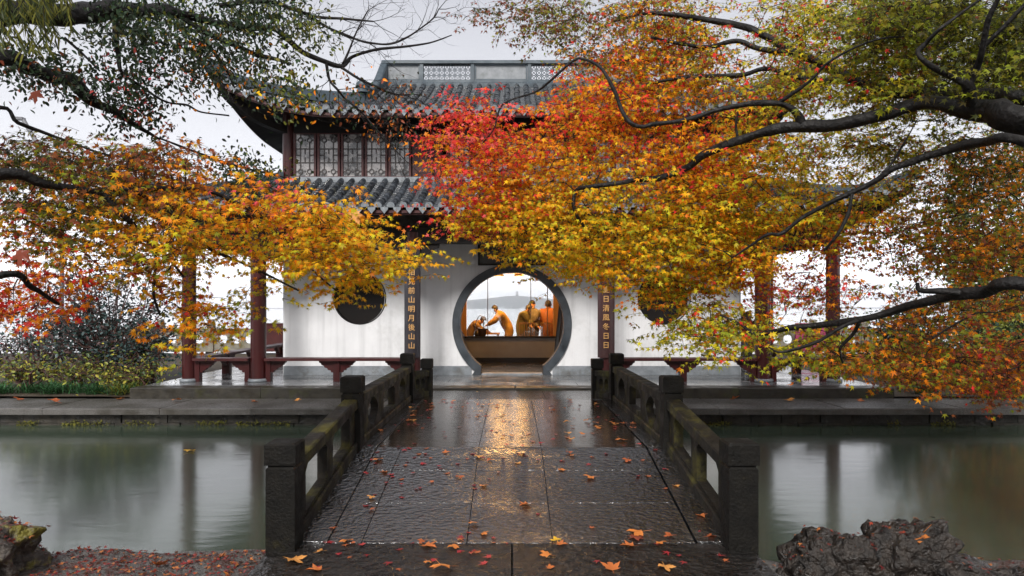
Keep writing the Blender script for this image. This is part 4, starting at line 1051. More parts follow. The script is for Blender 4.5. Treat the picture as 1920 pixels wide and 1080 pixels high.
def leaf_frame(D, N):
    D = D/np.linalg.norm(D, axis=1, keepdims=True)
    N = N-D*(N*D).sum(1, keepdims=True); N = N/np.maximum(1e-6, np.linalg.norm(N, axis=1, keepdims=True))
    return np.cross(D, N), D, N
def leaf_mesh(name, tmpl, Pp, X, D, N, S, C, mtl):
    tv, tf = tmpl; k = len(tv); n_ = len(Pp)
    fold = rng.normal(.15, .35, (n_, 1)); curl = rng.normal(-.1, .3, (n_, 1)); wx = rng.uniform(.75, 1.1, (n_, 1)) if n_ > 1 else np.ones((1, 1)); skew = rng.normal(0, .12, (n_, 1))
    tx = tv[None, :, 0]*wx+skew*tv[None, :, 1]**2; ty = np.repeat(tv[None, :, 1], n_, 0)
    tz = tv[None, :, 2]+(fold*np.abs(tv[None, :, 0])+curl*tv[None, :, 1]**2*.6 if n_ > 1 else 0)
    V = Pp[:, None, :]+S[:, None, None]*(tx[:, :, None]*X[:, None, :]+ty[:, :, None]*D[:, None, :]+tz[:, :, None]*N[:, None, :])
    V = V.reshape(-1, 3); Fc = (tf[None]+(np.arange(n_)*k)[:, None, None]).reshape(-1, 3)
    me = bpy.data.meshes.new(name); me.vertices.add(len(V)); me.vertices.foreach_set('co', V.ravel().astype('f'))
    me.loops.add(Fc.size); me.loops.foreach_set('vertex_index', Fc.ravel().astype('i'))
    me.polygons.add(len(Fc)); me.polygons.foreach_set('loop_start', (np.arange(len(Fc))*3).astype('i'))
    at = me.color_attributes.new('Col', 'FLOAT_COLOR', 'POINT')
    cc = np.ones((n_, k, 4), 'f'); cc[:, :, :3] = C[:, None, :]
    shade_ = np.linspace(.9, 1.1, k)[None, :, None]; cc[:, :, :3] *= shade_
    at.data.foreach_set('color', cc.ravel()); me.materials.append(mtl); me.update(calc_edges=True); return me
def scatter(parent, part, leaf_name, tmpl, Pp, D, N, S, C, mtl, single=300):
    """the leaves that show largest become objects of their own; the rest one mass"""
    X, D, N = leaf_frame(D, N)
    px = CX+Pp[:, 0]/Pp[:, 1]*F; py = HY-(Pp[:, 2]-CZ)/Pp[:, 1]*F
    vis = (px > 0) & (px < 1920) & (py > 0) & (py < 1080) & (Pp[:, 1] > .5)
    size = np.where(vis, S/Pp[:, 1], 0); order = np.argsort(-size); pick = order[:single] if single else order[:0]
    rest = np.ones(len(Pp), bool); rest[pick] = False
    o = link(part, leaf_mesh(part, tmpl, Pp[rest], X[rest], D[rest], N[rest], S[rest], C[rest], mtl), parent, kind='stuff')
    if len(pick):
        z0 = np.zeros((1, 3)); ey = np.array([[0, 1., 0]]); ez = np.array([[0, 0, 1.]]); ex = np.array([[1., 0, 0]])
        cols = [C[pick[i]] for i in range(0, len(pick), max(1, len(pick)//24))]
        mes = [leaf_mesh(leaf_name, tmpl, z0, ex, ey, ez, np.ones(1), np.array([c]), mtl) for c in cols]
        for i in pick:
            k = min(range(len(cols)), key=lambda q: float(((cols[q]-C[i])**2).sum()))
            q = link(leaf_name, mes[k], parent); s_ = S[i]
            q.matrix_basis = Matrix(((X[i][0]*s_, D[i][0]*s_, N[i][0]*s_, Pp[i][0]), (X[i][1]*s_, D[i][1]*s_, N[i][1]*s_, Pp[i][1]), (X[i][2]*s_, D[i][2]*s_, N[i][2]*s_, Pp[i][2]), (0, 0, 0, 1)))
    return o

def branch(parent, ctrl, name='branch', n=10, skel=None, near=1.0):
    """ctrl: (x, y, width in photo px, distance) or (Vector, radius)"""
    pts = []
    for c in ctrl:
        if len(c) == 4: Yc = c[3]*near; p = P(c[0], c[1], Yc); pts.append((*p, c[2]/2/F*Yc*(.88 if near < 1 else 1)))
        else: pts.append((*c[0], c[1]))
    sm = catmull(pts, 6)
    mb = MB(); q = []
    for i, s_ in enumerate(sm):
        w_ = noise.noise_vector(Vector(s_[:3])*4)*max(.004, s_[3]*.35); q.append(Vector(s_[:3])+w_)
    mb.tube(q, [max(.002, s_[3]) for s_ in sm], n, 0, True, .35)
    o = obj(name, mb, M['bark'], parent, fix=False)
    if skel is not None: skel += [(p, s_[3]) for p, s_ in zip(q, sm)]
    return o
def grow_twigs(parent, targets, skel, r0=.006, part='twig', mtl='twig', sag=.12):
    """targets join the nearest wood, nearest first, so later twigs fork from earlier ones"""
    mb = MB(); sk = np.array([tuple(p) for p, _ in skel]); pool = [Vector(t) for t in targets]
    d0 = [((sk-np.array(t))**2).sum(1).min() for t in pool]; pool = [p for _, p in sorted(zip(d0, pool), key=lambda q: q[0])]
    dirs = {}
    buf = np.zeros((len(sk)+len(pool)*5, 3)); buf[:len(sk)] = sk; nn = len(sk)
    for t in pool:
        ta = np.array(t); d = ((buf[:nn]-ta)**2).sum(1); i = int(d.argmin()); a = Vector(buf[i]); L_ = (t-a).length
        if L_ < .03: dirs[tuple(t)] = Vector((0, -1, 0)); continue
        m1 = a.lerp(t, .35)+Vector((random.gauss(0, .10), random.gauss(0, .10), random.gauss(.05, .07)))*L_
        m2 = a.lerp(t, .7)+Vector((random.gauss(0, .08), random.gauss(0, .08), random.gauss(.05, .06)))*L_
        pts = [Vector(q) for q in catmull([tuple(a), tuple(m1), tuple(m2), tuple(t)], 2)]
        rr = min(.014, r0*(.6+L_)); mb.tube(pts, [rr*(1-.75*k/(len(pts)-1)) for k in range(len(pts))], 4, 0, False)
        for q in pts[2::1][:5]: buf[nn] = q; nn += 1
        dirs[tuple(t)] = (t-m2).normalized()
    obj(part, mb, M[mtl], parent, fix=False, kind='stuff'); return dirs
def maple_leaves(targets, per, size, seeds, spread=.20, flat=.5, face=.65):
    Pp = []; D = []; N = []; S = []; C = []
    sticks = MB()
    for t in targets:
        t = Vector(t)
        px = CX+t.x/t.y*F; py = HY-(t.z-CZ)/t.y*F
        for _ in range(per if isinstance(per, int) else per(px, py)):
            a = random.uniform(0, 2*PI); L_ = random.uniform(.10, .30)
            c = t+Vector((random.gauss(0, spread), random.gauss(0, spread*1.2), random.gauss(0, spread*flat)))
            dr = Vector((math.cos(a), math.sin(a), random.gauss(-.15, .2))).normalized(); sd_ = dr.cross(Vector((0, 0, 1))).normalized()
            sticks.tube([c, c+dr*L_*.5+Vector((0, 0, .01)), c+dr*L_], [.0022, .0018, .001], 3, 0, False)
            spn = Vector((random.gauss(0, .3), -face+random.gauss(0, .3), .62+random.gauss(0, .2)))
            q = random.randint(6, 9)
            for k in range(q):
                u = (k+1)/q; s_ = -1 if k % 2 else 1
                p = c+dr*L_*u+sd_*s_*random.uniform(.0, .02)
                d = (dr*random.uniform(.3, .9)+sd_*s_*random.uniform(.4, 1.0)+Vector((0, 0, random.gauss(-.35, .3))))
                if k == q-1: d = dr+Vector((0, 0, -.3))
                Pp.append(p); D.append(d); N.append(spn+Vector((random.gauss(0, .32), random.gauss(0, .32), random.gauss(0, .32))))
                S.append(size*random.uniform(.65, 1.2)); C.append(pick_colour(px+random.gauss(0, 25), py+random.gauss(0, 25), seeds))
    return [np.array(q, float) for q in (Pp, D, N, S, C)]+[sticks]

def tree_targets(regions):
    o = []
    for k, (poly, n_, Y0, Y1, clump) in enumerate(regions):
        for (x, y) in sample_poly(poly, n_, clump, k*3.3):
            Yd = random.uniform(Y0, Y1)+.8*noise.noise(Vector((x/160, y/160, k)))
            o.append(tuple(P(x, y, Yd)))
    return o

# ---- the big maple arching in from beyond the frame, over the railing
def dct(s): return {s[i]: float(s[i+1]) for i in range(0, len(s), 2)}
RS = [(x, y, dct(s)) for x, y, s in ((850, 230, 'R5P3O2'), (820, 390, 'P6R4'), (900, 330, 'R3O5A2'), (1000, 250, 'R4O4A2'), (1130, 190, 'R3O4A2Y1'), (1250, 150, 'O3B2A3G2R1'), (1050, 330, 'O4A4Y2'), (950, 440, 'A4Y5O1'), (1100, 420, 'A4Y4G1O1'), (1200, 400, 'A3Y5G1O1'), (1260, 280, 'O4R2A4'), (1120, 530, 'A4O2Y4'), (1250, 560, 'Y4O4G2'), (1250, 630, 'G6Y4'), (1370, 500, 'A4Y4O2'), (1450, 640, 'G6Y4'), (1425, 540, 'R6O4'), (1450, 400, 'Y5A2O2G1'), (1600, 380, 'Y4G2A2O2'), (1650, 250, 'G5Y3B2'), (1450, 120, 'G3B2R1Y4'), (1700, 80, 'G6D3B1'), (1850, 100, 'G5D5'), (1350, 50, 'B3R1G4Y2'), (1050, 60, 'D3B4G3'), (900, 50, 'B6D4'), (1850, 350, 'D4G3O3'), (1850, 430, 'B3O3G4'), (1700, 470, 'O3B3G4'), (1650, 650, 'G4O3B3'), (1850, 720, 'B5O2G2R1'), (1750, 690, 'G3B4O3'), (1520, 110, 'R1G4Y4'), (1600, 480, 'O4B3R2'))]
RM = root('maple_tree', (4.75, 4.5, -.38), 'large red and orange maple with heavy dark limbs hiding half of the pavilion', 'maple tree')
sk = []
V_ = Vector
branch(RM, [(V_((4.75, 4.5, -.6)), .30), (V_((4.72, 4.5, .4)), .24), (V_((4.78, 4.55, 1.5)), .22), (V_((4.7, 4.7, 2.6)), .2), (V_((4.9, 5.2, 3.8)), .14), (V_((5.1, 5.6, 5.2)), .07)], 'trunk', 14, sk, .87)
branch(RM, [(V_((4.72, 4.65, 2.45)), .15), (1935, 232, 64, 5.2), (1860, 212, 52, 5.5), (1760, 192, 30, 5.8), (1700, 200, 27, 6.0), (1640, 218, 26, 6.1), (1560, 236, 25, 6.3), (1480, 238, 24, 6.5), (1430, 249, 20, 6.6), (1380, 266, 18, 6.7), (1320, 290, 16, 6.9), (1290, 314, 14, 7.0), (1240, 333, 13, 7.1), (1190, 338, 11, 7.2), (1160, 343, 10, 7.2), (1107, 350, 9, 7.3), (1080, 358, 8, 7.4), (1077, 395, 7, 7.4), (1098, 430, 5, 7.5)], 'branch', 12, sk, .87)
branch(RM, [(1505, 234, 22, 6.45), (1494, 212, 16, 6.4), (1470, 197, 13, 6.4), (1440, 193, 12, 6.4), (1395, 196, 11, 6.5), (1340, 208, 10, 6.6), (1280, 226, 10, 6.7), (1227, 233, 9, 6.8), (1203, 238, 9, 6.8), (1180, 230, 9, 6.8), (1163, 200, 8, 6.9), (1150, 167, 8, 6.9), (1127, 127, 7, 7), (1093, 110, 6, 7.1), (1073, 115, 5, 7.1), (1033, 150, 5, 7.2), (1003, 173, 4, 7.3), (943, 195, 4, 7.4), (927, 240, 3, 7.4), (903, 272, 3, 7.4)], 'branch', 10, sk, .87)
branch(RM, [(V_((4.76, 4.6, 1.35)), .10), (1935, 537, 30, 4.9), (1847, 549, 26, 5.2), (1793, 553, 22, 5.4), (1747, 563, 19, 5.6), (1680, 580, 17, 5.9), (1613, 600, 15, 6.1), (1547, 608, 13, 6.4), (1480, 615, 11, 6.6), (1420, 627, 9, 6.8), (1387, 607, 6, 6.9), (1350, 590, 4, 7.0)], 'branch', 12, sk, .87)
branch(RM, [(1800, 549, 18, 5.35), (1760, 545, 14, 5.4), (1725, 544, 10, 5.5), (1720, 530, 7, 5.5)], 'branch', 8, sk, .87)
branch(RM, [(1613, 600, 8, 6.1), (1577, 613, 8, 6.1), (1533, 640, 7, 6.2), (1467, 660, 5, 6.3), (1440, 650, 3, 6.3)], 'branch', 8, sk, .87)
branch(RM, [(1610, 605, 8, 6.1), (1600, 625, 8, 6.2), (1575, 655, 6, 6.3), (1580, 680, 4, 6.4)], 'branch', 8, sk, .87)
branch(RM, [(V_((4.76, 4.75, 2.2)), .10), (1935, 268, 24, 5.0), (1847, 265, 21, 5.3), (1780, 280, 18, 5.6), (1713, 303, 15, 5.8), (1673, 317, 13, 5.9), (1640, 340, 12, 6.0), (1600, 360, 11, 6.1), (1513, 403, 9, 6.3), (1467, 437, 8, 6.4), (1440, 440, 6, 6.4), (1413, 457, 5, 6.5), (1373, 483, 4, 6.6)], 'branch', 10, sk, .87)
branch(RM, [(V_((4.78, 4.9, 3.0)), .10), (1940, 184, 34, 5.6), (1860, 178, 30, 6.0), (1720, 175, 25, 6.6), (1640, 165, 20, 7.0), (1560, 130, 18, 7.4), (1480, 93, 17, 7.7), (1433, 67, 15, 7.9), (1387, 48, 14, 8.0), (1320, 37, 13, 8.1), (1280, 30, 11, 8.2), (1215, 25, 7, 8.3), (1150, 40, 5, 8.3)], 'branch', 10, sk, .87)
branch(RM, [(1500, 100, 14, 7.6), (1453, 97, 12, 7.6), (1420, 90, 11, 7.7), (1380, 76, 10, 7.8), (1330, 88, 9, 7.9), (1280, 82, 8, 8.0), (1220, 70, 5, 8.1)], 'branch', 8, sk, .87)
branch(RM, [(1600, 150, 13, 7.1), (1520, 150, 12, 7.3), (1440, 130, 10, 7.4), (1385, 141, 10, 7.5), (1280, 146, 8, 7.6), (1200, 160, 5, 7.7)], 'branch', 8, sk, .87)
branch(RM, [(1822, 195, 26, 5.5), (1812, 160, 22, 5.4), (1790, 148, 14, 5.4), (1745, 122, 12, 5.3), (1722, 98, 11, 5.3), (1735, 82, 9, 5.3), (1762, 55, 7, 5.2), (1790, 34, 6, 5.2), (1850, -10, 5, 5.1)], 'branch', 10, sk, .87)
branch(RM, [(1815, 155, 18, 5.4), (1832, 122, 15, 5.3), (1842, 92, 13, 5.2), (1852, 40, 11, 5.1), (1875, -10, 9, 5.0)], 'branch', 10, sk, .87)
branch(RM, [(1843, 88, 10, 5.2), (1882, 50, 9, 5.1), (1930, 0, 8, 5.0)], 'branch', 8, sk, .87)
branch(RM, [(1460, 193, 8, 6.4), (1520, 150, 6, 6.2), (1560, 112, 5, 6.1), (1640, 75, 4, 6.0), (1710, 68, 3, 6.0)], 'branch', 8, sk, .87)
branch(RM, [(1385, 266, 7, 6.7), (1380, 235, 5, 6.7), (1384, 210, 4, 6.7)], 'branch', 6, sk, .87)
branch(RM, [(1600, 355, 7, 6.1), (1590, 400, 8, 6.1), (1570, 440, 7, 6.1), (1545, 470, 5, 6.2)], 'branch', 6, sk, .87)
branch(RM, [(1640, 340, 5, 6.0), (1672, 306, 6, 6.0), (1700, 260, 4, 5.9), (1720, 225, 3, 5.9)], 'branch', 6, sk, .87)
RREG = [
 ([(835, 215), (865, 190), (915, 190), (970, 210), (1010, 260), (1000, 330), (960, 400), (900, 430), (840, 405), (815, 395), (825, 370), (850, 330), (840, 260)], 120, 6.6, 8.0, .5),
 ([(985, 230), (1060, 190), (1130, 150), (1250, 190), (1300, 330), (1250, 420), (1150, 480), (1050, 490), (950, 470), (890, 450), (850, 420), (880, 390), (990, 330)], 330, 6.3, 8.4, .35),
 ([(860, 0), (1000, 0), (1040, 80), (980, 90), (910, 50)], 14, 7.2, 8.4, .8),
 ([(1010, 0), (1300, 0), (1330, 60), (1300, 170), (1120, 120), (985, 70)], 160, 6.8, 8.6, .9),
 ([(1420, 0), (1920, 0), (1990, 200), (1700, 200), (1480, 190), (1460, 90)], 380, 5.4, 9.0, .6),
 ([(1600, 0), (1960, 0), (1990, 180), (1650, 170)], 220, 4.9, 7.0, .3),
 ([(1290, 100), (1480, 110), (1560, 240), (1400, 250), (1290, 200)], 60, 6.2, 8.6, .6),
 ([(1250, 220), (1500, 255), (1990, 250), (1990, 510), (1740, 530), (1690, 480), (1450, 470), (1350, 520), (1250, 420)], 440, 6.0, 9.0, .65),
 ([(1420, 230), (1990, 200), (1990, 530), (1740, 530), (1690, 470), (1450, 460)], 210, 8.0, 12.0, .3),
 ([(1010, 480), (1250, 400), (1440, 460), (1420, 545), (1375, 555), (1350, 605), (1310, 615), (1268, 600), (1215, 548), (1110, 520), (1060, 500)], 205, 6.2, 8.0, .4),
 ([(1260, 630), (1330, 590), (1440, 610), (1640, 640), (1640, 680), (1500, 670), (1400, 640), (1290, 645)], 75, 5.8, 7.4, .4),
 ([(1610, 660), (1700, 650), (1960, 630), (1960, 750), (1870, 745), (1780, 715), (1660, 705)], 190, 5.8, 11.5, .3),
 ([(1720, 665), (1990, 665), (1990, 745), (1760, 720)], 180, 8.5, 13, .3),
 ([(1085, 100), (1320, 90), (1330, 220), (1120, 220)], 100, 6.6, 8.6, .4),
 ([(1240, 230), (1480, 240), (1450, 470), (1260, 440)], 120, 6.2, 8.6, .2),
 ([(1450, 490), (1700, 490), (1680, 590), (1470, 590)], 34, 6.0, 10.4, .9),
 ([(1680, 560), (1960, 540), (1960, 575), (1800, 600), (1660, 640)], 70, 5.4, 11.5, .6),
]
def overhead(c, r, n_):                               # unseen crown above and behind the view, added for its shade
    o = []
    while len(o) < n_:
        d = Vector((random.uniform(-1, 1), random.uniform(-1, 1), random.uniform(-1, 1)))
        if d.length > 1: continue
        p = Vector((c[0]+d.x*r[0], c[1]+d.y*r[1], c[2]+d.z*r[2]))
        if p.y > .3 and p.z < CZ+.4516*p.y+.55 and abs(p.x) < .75*p.y+.5: continue
        o.append(tuple(p))
    return o
tg = tree_targets(RREG); grow_twigs(RM, tg, sk)
tg_over = overhead((5.6, 3.0, 5.6), (3.6, 4.2, 1.6), 230)
Pp, D, N, S, C, st = maple_leaves(tg, 6, .066, RS, spread=.17, flat=.6)
obj('leaf_stalk', st, M['twig'], RM, fix=False, kind='stuff')
grow_twigs(RM, tg_over, sk, .008, 'upper_twig')
Q = maple_leaves(tg_over, 6, .085, [(0, 0, dct('G4D3B3'))], spread=.3, flat=.7)[:5]
scatter(RM, 'upper_crown', 'leaf', STAR5, *Q, M['leaf'], 0)
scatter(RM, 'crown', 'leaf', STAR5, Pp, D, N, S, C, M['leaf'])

# ---- the maple reaching in from the other bank
LS = [(x, y, dct(s)) for x, y, s in ((50, 300, 'D5B3G2'), (150, 330, 'D3B4G2O1'), (330, 280, 'B6O2D2'), (400, 330, 'O4B3A3'), (100, 400, 'D4G4A2'), (250, 420, 'A3O2G3B2'), (400, 400, 'O4A3Y3'), (520, 380, 'O5A3P2'), (600, 420, 'A5O3Y2'), (700, 480, 'A6Y3O1'), (620, 560, 'A6Y3O1'), (520, 480, 'Y4A5O1'), (80, 550, 'R4O5'), (350, 600, 'O5A4R1'), (420, 640, 'Y5G2O3'), (420, 540, 'Y6G4'), (30, 480, 'R3O4B3'))]
LM = root('maple_tree', (-4.7, 4.3, -.36), 'amber and orange maple branches spreading low over the pond before the red columns', 'maple tree')
sk = []
branch(LM, [(V_((-4.7, 4.3, -.6)), .24), (V_((-4.72, 4.3, .6)), .19), (V_((-4.6, 4.4, 1.6)), .16), (V_((-4.65, 4.6, 2.6)), .11), (V_((-4.9, 4.9, 3.6)), .05)], 'trunk', 14, sk)
branch(LM, [(V_((-4.62, 4.4, 1.9)), .07), (-20, 330, 22, 4.8), (80, 345, 17, 5.0), (167, 358, 14, 5.2), (217, 355, 12, 5.3), (275, 354, 10, 5.4), (333, 353, 8, 5.6), (400, 362, 7, 5.8), (450, 385, 7, 5.9), (503, 407, 7, 6.0), (547, 427, 6, 6.1), (593, 440, 5, 6.2), (640, 450, 4, 6.3), (700, 465, 3, 6.4), (770, 478, 2.5, 6.5)], 'branch', 10, sk)
branch(LM, [(190, 357, 11, 5.2), (203, 372, 10, 5.2), (217, 388, 10, 5.2), (233, 407, 9, 5.2), (260, 433, 8, 5.3), (283, 457, 7, 5.3), (317, 487, 5, 5.4), (345, 520, 4, 5.5)], 'branch', 8, sk)
branch(LM, [(240, 354, 10, 5.35), (263, 363, 10, 5.4), (293, 380, 9, 5.4), (320, 398, 9, 5.5), (347, 427, 8, 5.5), (367, 447, 8, 5.6), (400, 470, 6, 5.7), (440, 487, 5, 5.8), (500, 515, 4, 5.9), (560, 545, 3, 6.0)], 'branch', 8, sk)
branch(LM, [(V_((-4.64, 4.5, 2.3)), .06), (-20, 205, 9, 5.6), (33, 230, 8, 5.8), (93, 253, 6, 6.0), (133, 267, 5, 6.1), (200, 290, 4, 6.2), (290, 300, 3, 6.4)], 'branch', 8, sk)
branch(LM, [(V_((-4.68, 4.35, 1.1)), .05), (-20, 520, 14, 4.6), (60, 540, 10, 4.9), (110, 570, 6, 5.2)], 'branch', 8, sk)
branch(LM, [(290, 460, 5, 5.3), (292, 500, 6, 5.4), (288, 550, 6, 5.4), (300, 590, 4, 5.5)], 'branch', 6, sk)
branch(LM, [(500, 405, 5, 6.0), (540, 455, 4, 6.0), (580, 500, 4, 6.1), (630, 545, 3, 6.2)], 'branch', 6, sk)
LREG = [
 ([(0, 250), (90, 275), (180, 285), (270, 250), (370, 275), (420, 330), (300, 375), (0, 400)], 120, 5.0, 6.8, .4),
 ([(0, 235), (200, 290), (350, 310), (350, 470), (0, 490)], 130, 5.2, 7.6, .3),
 ([(0, 380), (300, 350), (450, 350), (560, 350), (640, 385), (700, 440), (700, 490), (600, 520), (480, 465), (300, 470), (150, 440), (0, 455)], 215, 4.8, 6.6, .35),
 ([(600, 420), (720, 450), (820, 488), (770, 498), (720, 510), (680, 530), (630, 565), (575, 560), (560, 530), (570, 490)], 85, 5.6, 6.8, .3),
 ([(0, 480), (80, 515), (130, 570), (60, 595), (0, 600)], 34, 4.6, 5.6, .3),
 ([(290, 560), (370, 540), (420, 600), (425, 645), (350, 660), (310, 630)], 24, 5.0, 6.0, .2),
 ([(360, 470), (540, 480), (530, 570), (470, 580), (400, 590), (370, 560)], 16, 5.4, 6.6, .8),
 ([(60, 450), (340, 470), (300, 545), (180, 520)], 26, 5.0, 6.4, .9),
]
tg = tree_targets(LREG); grow_twigs(LM, tg, sk)
Pp, D, N, S, C, st = maple_leaves(tg, 4, .066, LS, spread=.14, flat=.6)
obj('leaf_stalk', st, M['twig'], LM, fix=False, kind='stuff')
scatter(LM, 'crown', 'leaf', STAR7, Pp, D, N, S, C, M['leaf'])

# ---- dark small-leaved tree over the top corner, its far limbs bare
DT = root('dark_tree', (-6.4, 5.0, -.36), 'dark tree with small grey green leaves and bare limbs crossing the sky', 'tree')
sk = []
branch(DT, [(V_((-6.4, 5.0, -.6)), .32), (V_((-6.35, 5.05, 1.2)), .27), (V_((-6.2, 5.3, 2.8)), .24), (V_((-5.9, 5.6, 4.0)), .2), (V_((-5.6, 5.9, 4.8)), .12)], 'trunk', 14, sk)
branch(DT, [(V_((-5.95, 5.55, 3.85)), .14), (-20, 30, 46, 6.0), (60, 22, 44, 6.1), (127, 30, 40, 6.2), (187, 20, 34, 6.4), (253, 17, 26, 6.6), (300, 16, 22, 6.7), (340, 27, 18, 6.8), (373, 33, 15, 6.9), (410, 43, 13, 7.0), (460, 52, 11, 7.1), (513, 54, 10, 7.2), (540, 73, 10, 7.3), (567, 97, 10, 7.4), (600, 113, 9, 7.5), (640, 124, 8, 7.6), (660, 107, 6, 7.7), (707, 93, 5, 7.8), (757, 87, 4, 7.9), (807, 80, 3, 8.0), (847, 66, 2, 8.1)], 'branch', 10, sk)
bare = []
for ctrl in ([(612, 120, 6, 7.5), (618, 150, 5, 7.5), (633, 168, 5, 7.5), (646, 184, 4, 7.6), (664, 199, 4, 7.6), (684, 217, 3, 7.7), (700, 236, 3, 7.7), (745, 285, 2, 7.8)],
             [(640, 126, 6, 7.6), (669, 145, 5, 7.6), (700, 160, 5, 7.7), (726, 172, 4, 7.8), (752, 178, 3, 7.9), (775, 176, 2, 8.0)],
             [(410, 10, 9, 6.9), (500, 3, 8, 7.1), (550, 17, 7, 7.2), (587, 30, 6, 7.3), (640, 35, 5, 7.4), (700, 40, 3, 7.5)],
             [(575, 26, 6, 7.3), (613, 50, 5, 7.4), (640, 62, 5, 7.5), (690, 80, 4, 7.6), (740, 80, 4, 7.7), (783, 57, 3, 7.8), (813, 33, 2.5, 7.9), (823, 17, 2, 8)],
             [(640, 124, 4, 7.6), (652, 100, 4, 7.6), (668, 60, 3, 7.6), (690, 20, 2, 7.6)]):
    branch(DT, ctrl, 'branch', 7, sk); bare.append(ctrl)
branch(DT, [(V_((-6.15, 5.35, 3.0)), .12), (-20, 112, 30, 6.0), (50, 128, 28, 6.2), (97, 140, 26, 6.4), (133, 150, 26, 6.5), (157, 177, 24, 6.6), (180, 194, 18, 6.7), (213, 207, 14, 6.8), (247, 230, 11, 6.9), (267, 242, 8, 7.0), (300, 262, 5, 7.1)], 'branch', 10, sk)
branch(DT, [(330, 25, 11, 6.8), (390, 62, 10, 6.9), (457, 92, 9, 7.1), (483, 103, 9, 7.2), (520, 112, 7, 7.3), (545, 120, 5, 7.3)], 'branch', 8, sk)
branch(DT, [(215, 20, 14, 6.5), (218, 60, 11, 6.5), (222, 100, 9, 6.6), (228, 135, 6, 6.6), (262, 160, 5, 6.8), (310, 190, 4, 6.9), (350, 197, 4, 7.0), (377, 210, 3, 7.1), (430, 217, 2.5, 7.2)], 'branch', 8, sk)
branch(DT, [(120, 70, 5, 6.5), (157, 103, 4, 6.6), (187, 133, 3, 6.6)], 'branch', 6, sk)
branch(DT, [(380, 70, 6, 7.0), (410, 110, 6, 7.1), (430, 140, 5, 7.2), (440, 165, 3, 7.2)], 'branch', 6, sk)
branch(DT, [(300, 260, 4, 7.1), (380, 290, 5, 7.2), (440, 310, 5, 7.3), (500, 325, 4, 7.4), (550, 336, 2, 7.5)], 'branch', 6, sk)
DREG = [
 ([(100, 0), (420, 0), (560, 10), (620, 60), (540, 110), (420, 120), (330, 105), (160, 90), (100, 50)], 210, 6.2, 7.6, .4),
 ([(0, 90), (60, 110), (150, 120), (280, 110), (330, 170), (280, 220), (200, 190), (150, 190), (90, 160), (0, 150)], 85, 6.0, 7.2, .6),
 ([(280, 80), (440, 110), (600, 120), (600, 200), (560, 220), (480, 150), (430, 180), (330, 150)], 55, 6.4, 7.6, .7),
 ([(375, 285), (480, 295), (560, 330), (490, 365), (420, 340)], 34, 6.8, 7.6, .5),
 ([(220, 130), (280, 200), (290, 250), (240, 245), (200, 200)], 16, 6.6, 7.2, .7),
 ([(620, 130), (780, 170), (800, 240), (700, 280), (620, 210)], 16, 7.4, 8.0, .9),
]
DS = [(x, y, dct(s)) for x, y, s in ((250, 80, 'E8D2'), (230, 60, 'E8D3'), (270, 120, 'E8P1D1'), (450, 80, 'E8W1D1'), (560, 130, 'E4W3D2'), (580, 210, 'W5A2O2E2'), (60, 140, 'E8B1D1'), (470, 320, 'E7W2D1'), (430, 130, 'E7D2O1'), (700, 220, 'B5O2E3'), (300, 20, 'E7W2'))]
tg = tree_targets(DREG); grow_twigs(DT, tg, sk, .005)
tg_over = overhead((-5.4, 4.0, 5.6), (3.0, 3.8, 1.4), 150); grow_twigs(DT, tg_over, sk, .008, 'upper_twig')
# bare spray of twigs round the far limbs
bt = MB()
def bare_twig(p, d, L_, r, dep):
    pts = [p]; q = Vector(p); dd = Vector(d)
    for k in range(4):
        dd = (dd+Vector((random.gauss(0, .16), random.gauss(0, .16), random.gauss(.01, .16)))).normalized(); q = q+dd*L_/4; pts.append(q.copy())
    bt.tube(pts, [r*(1-.18*k) for k in range(5)], 4, 0, False)
    if dep > 0:
        for k in (1, 2, 3, 4):
            if random.random() < .75:
                sd_ = (dd+Vector((random.gauss(0, .7), random.gauss(0, .5), random.gauss(0, .7)))).normalized(); bare_twig(pts[k], sd_, L_*random.uniform(.4, .7), r*.55, dep-1)
for ctrl in bare:
    pts = [P(c[0], c[1], c[3]) for c in ctrl]
    for i in range(1, len(pts)):
        for _ in range(2):
            d = ((pts[i]-pts[i-1]).normalized()+Vector((random.gauss(0, .5), random.gauss(0, .4), random.gauss(0, .6)))).normalized()
            bare_twig(pts[i], d, random.uniform(.25, .55), .005, 2)
obj('bare_twig', bt, M['twig'], DT, fix=False, kind='stuff')
Pp = []; D = []; N = []; S = []; C = []
for t in tg:
    px = CX+t[0]/t[1]*F; py = HY-(t[2]-CZ)/t[1]*F
    for _ in range(random.randint(18, 34)):
        Pp.append(Vector(t)+Vector((random.gauss(0, .13), random.gauss(0, .16), random.gauss(0, .11)))); D.append((random.gauss(0, .6), random.gauss(0, .6), random.gauss(-.5, .5))); N.append((random.gauss(0, .5), random.gauss(-.5, .5), random.gauss(.5, .5)))
        S.append(random.uniform(.035, .06)); C.append(pick_colour(px, py, DS))
q_ = [[], [], [], [], []]
for t in tg_over:
    for _ in range(34):
        q_[0].append(Vector(t)+Vector((random.gauss(0, .28), random.gauss(0, .28), random.gauss(0, .2)))); q_[1].append((random.gauss(0, .6), random.gauss(0, .6), random.gauss(-.5, .5))); q_[2].append((random.gauss(0, .5), random.gauss(0, .5), 1))
        q_[3].append(random.uniform(.06, .09)); q_[4].append(np.array(PAL['E'])*random.uniform(.7, 1.2))
scatter(DT, 'upper_crown', 'leaf', OVAL, *[np.array(q, float) for q in q_], M['gloss'], 0)
scatter(DT, 'crown', 'leaf', OVAL, *[np.array(q, float) for q in (Pp, D, N, S, C)], M['gloss'])

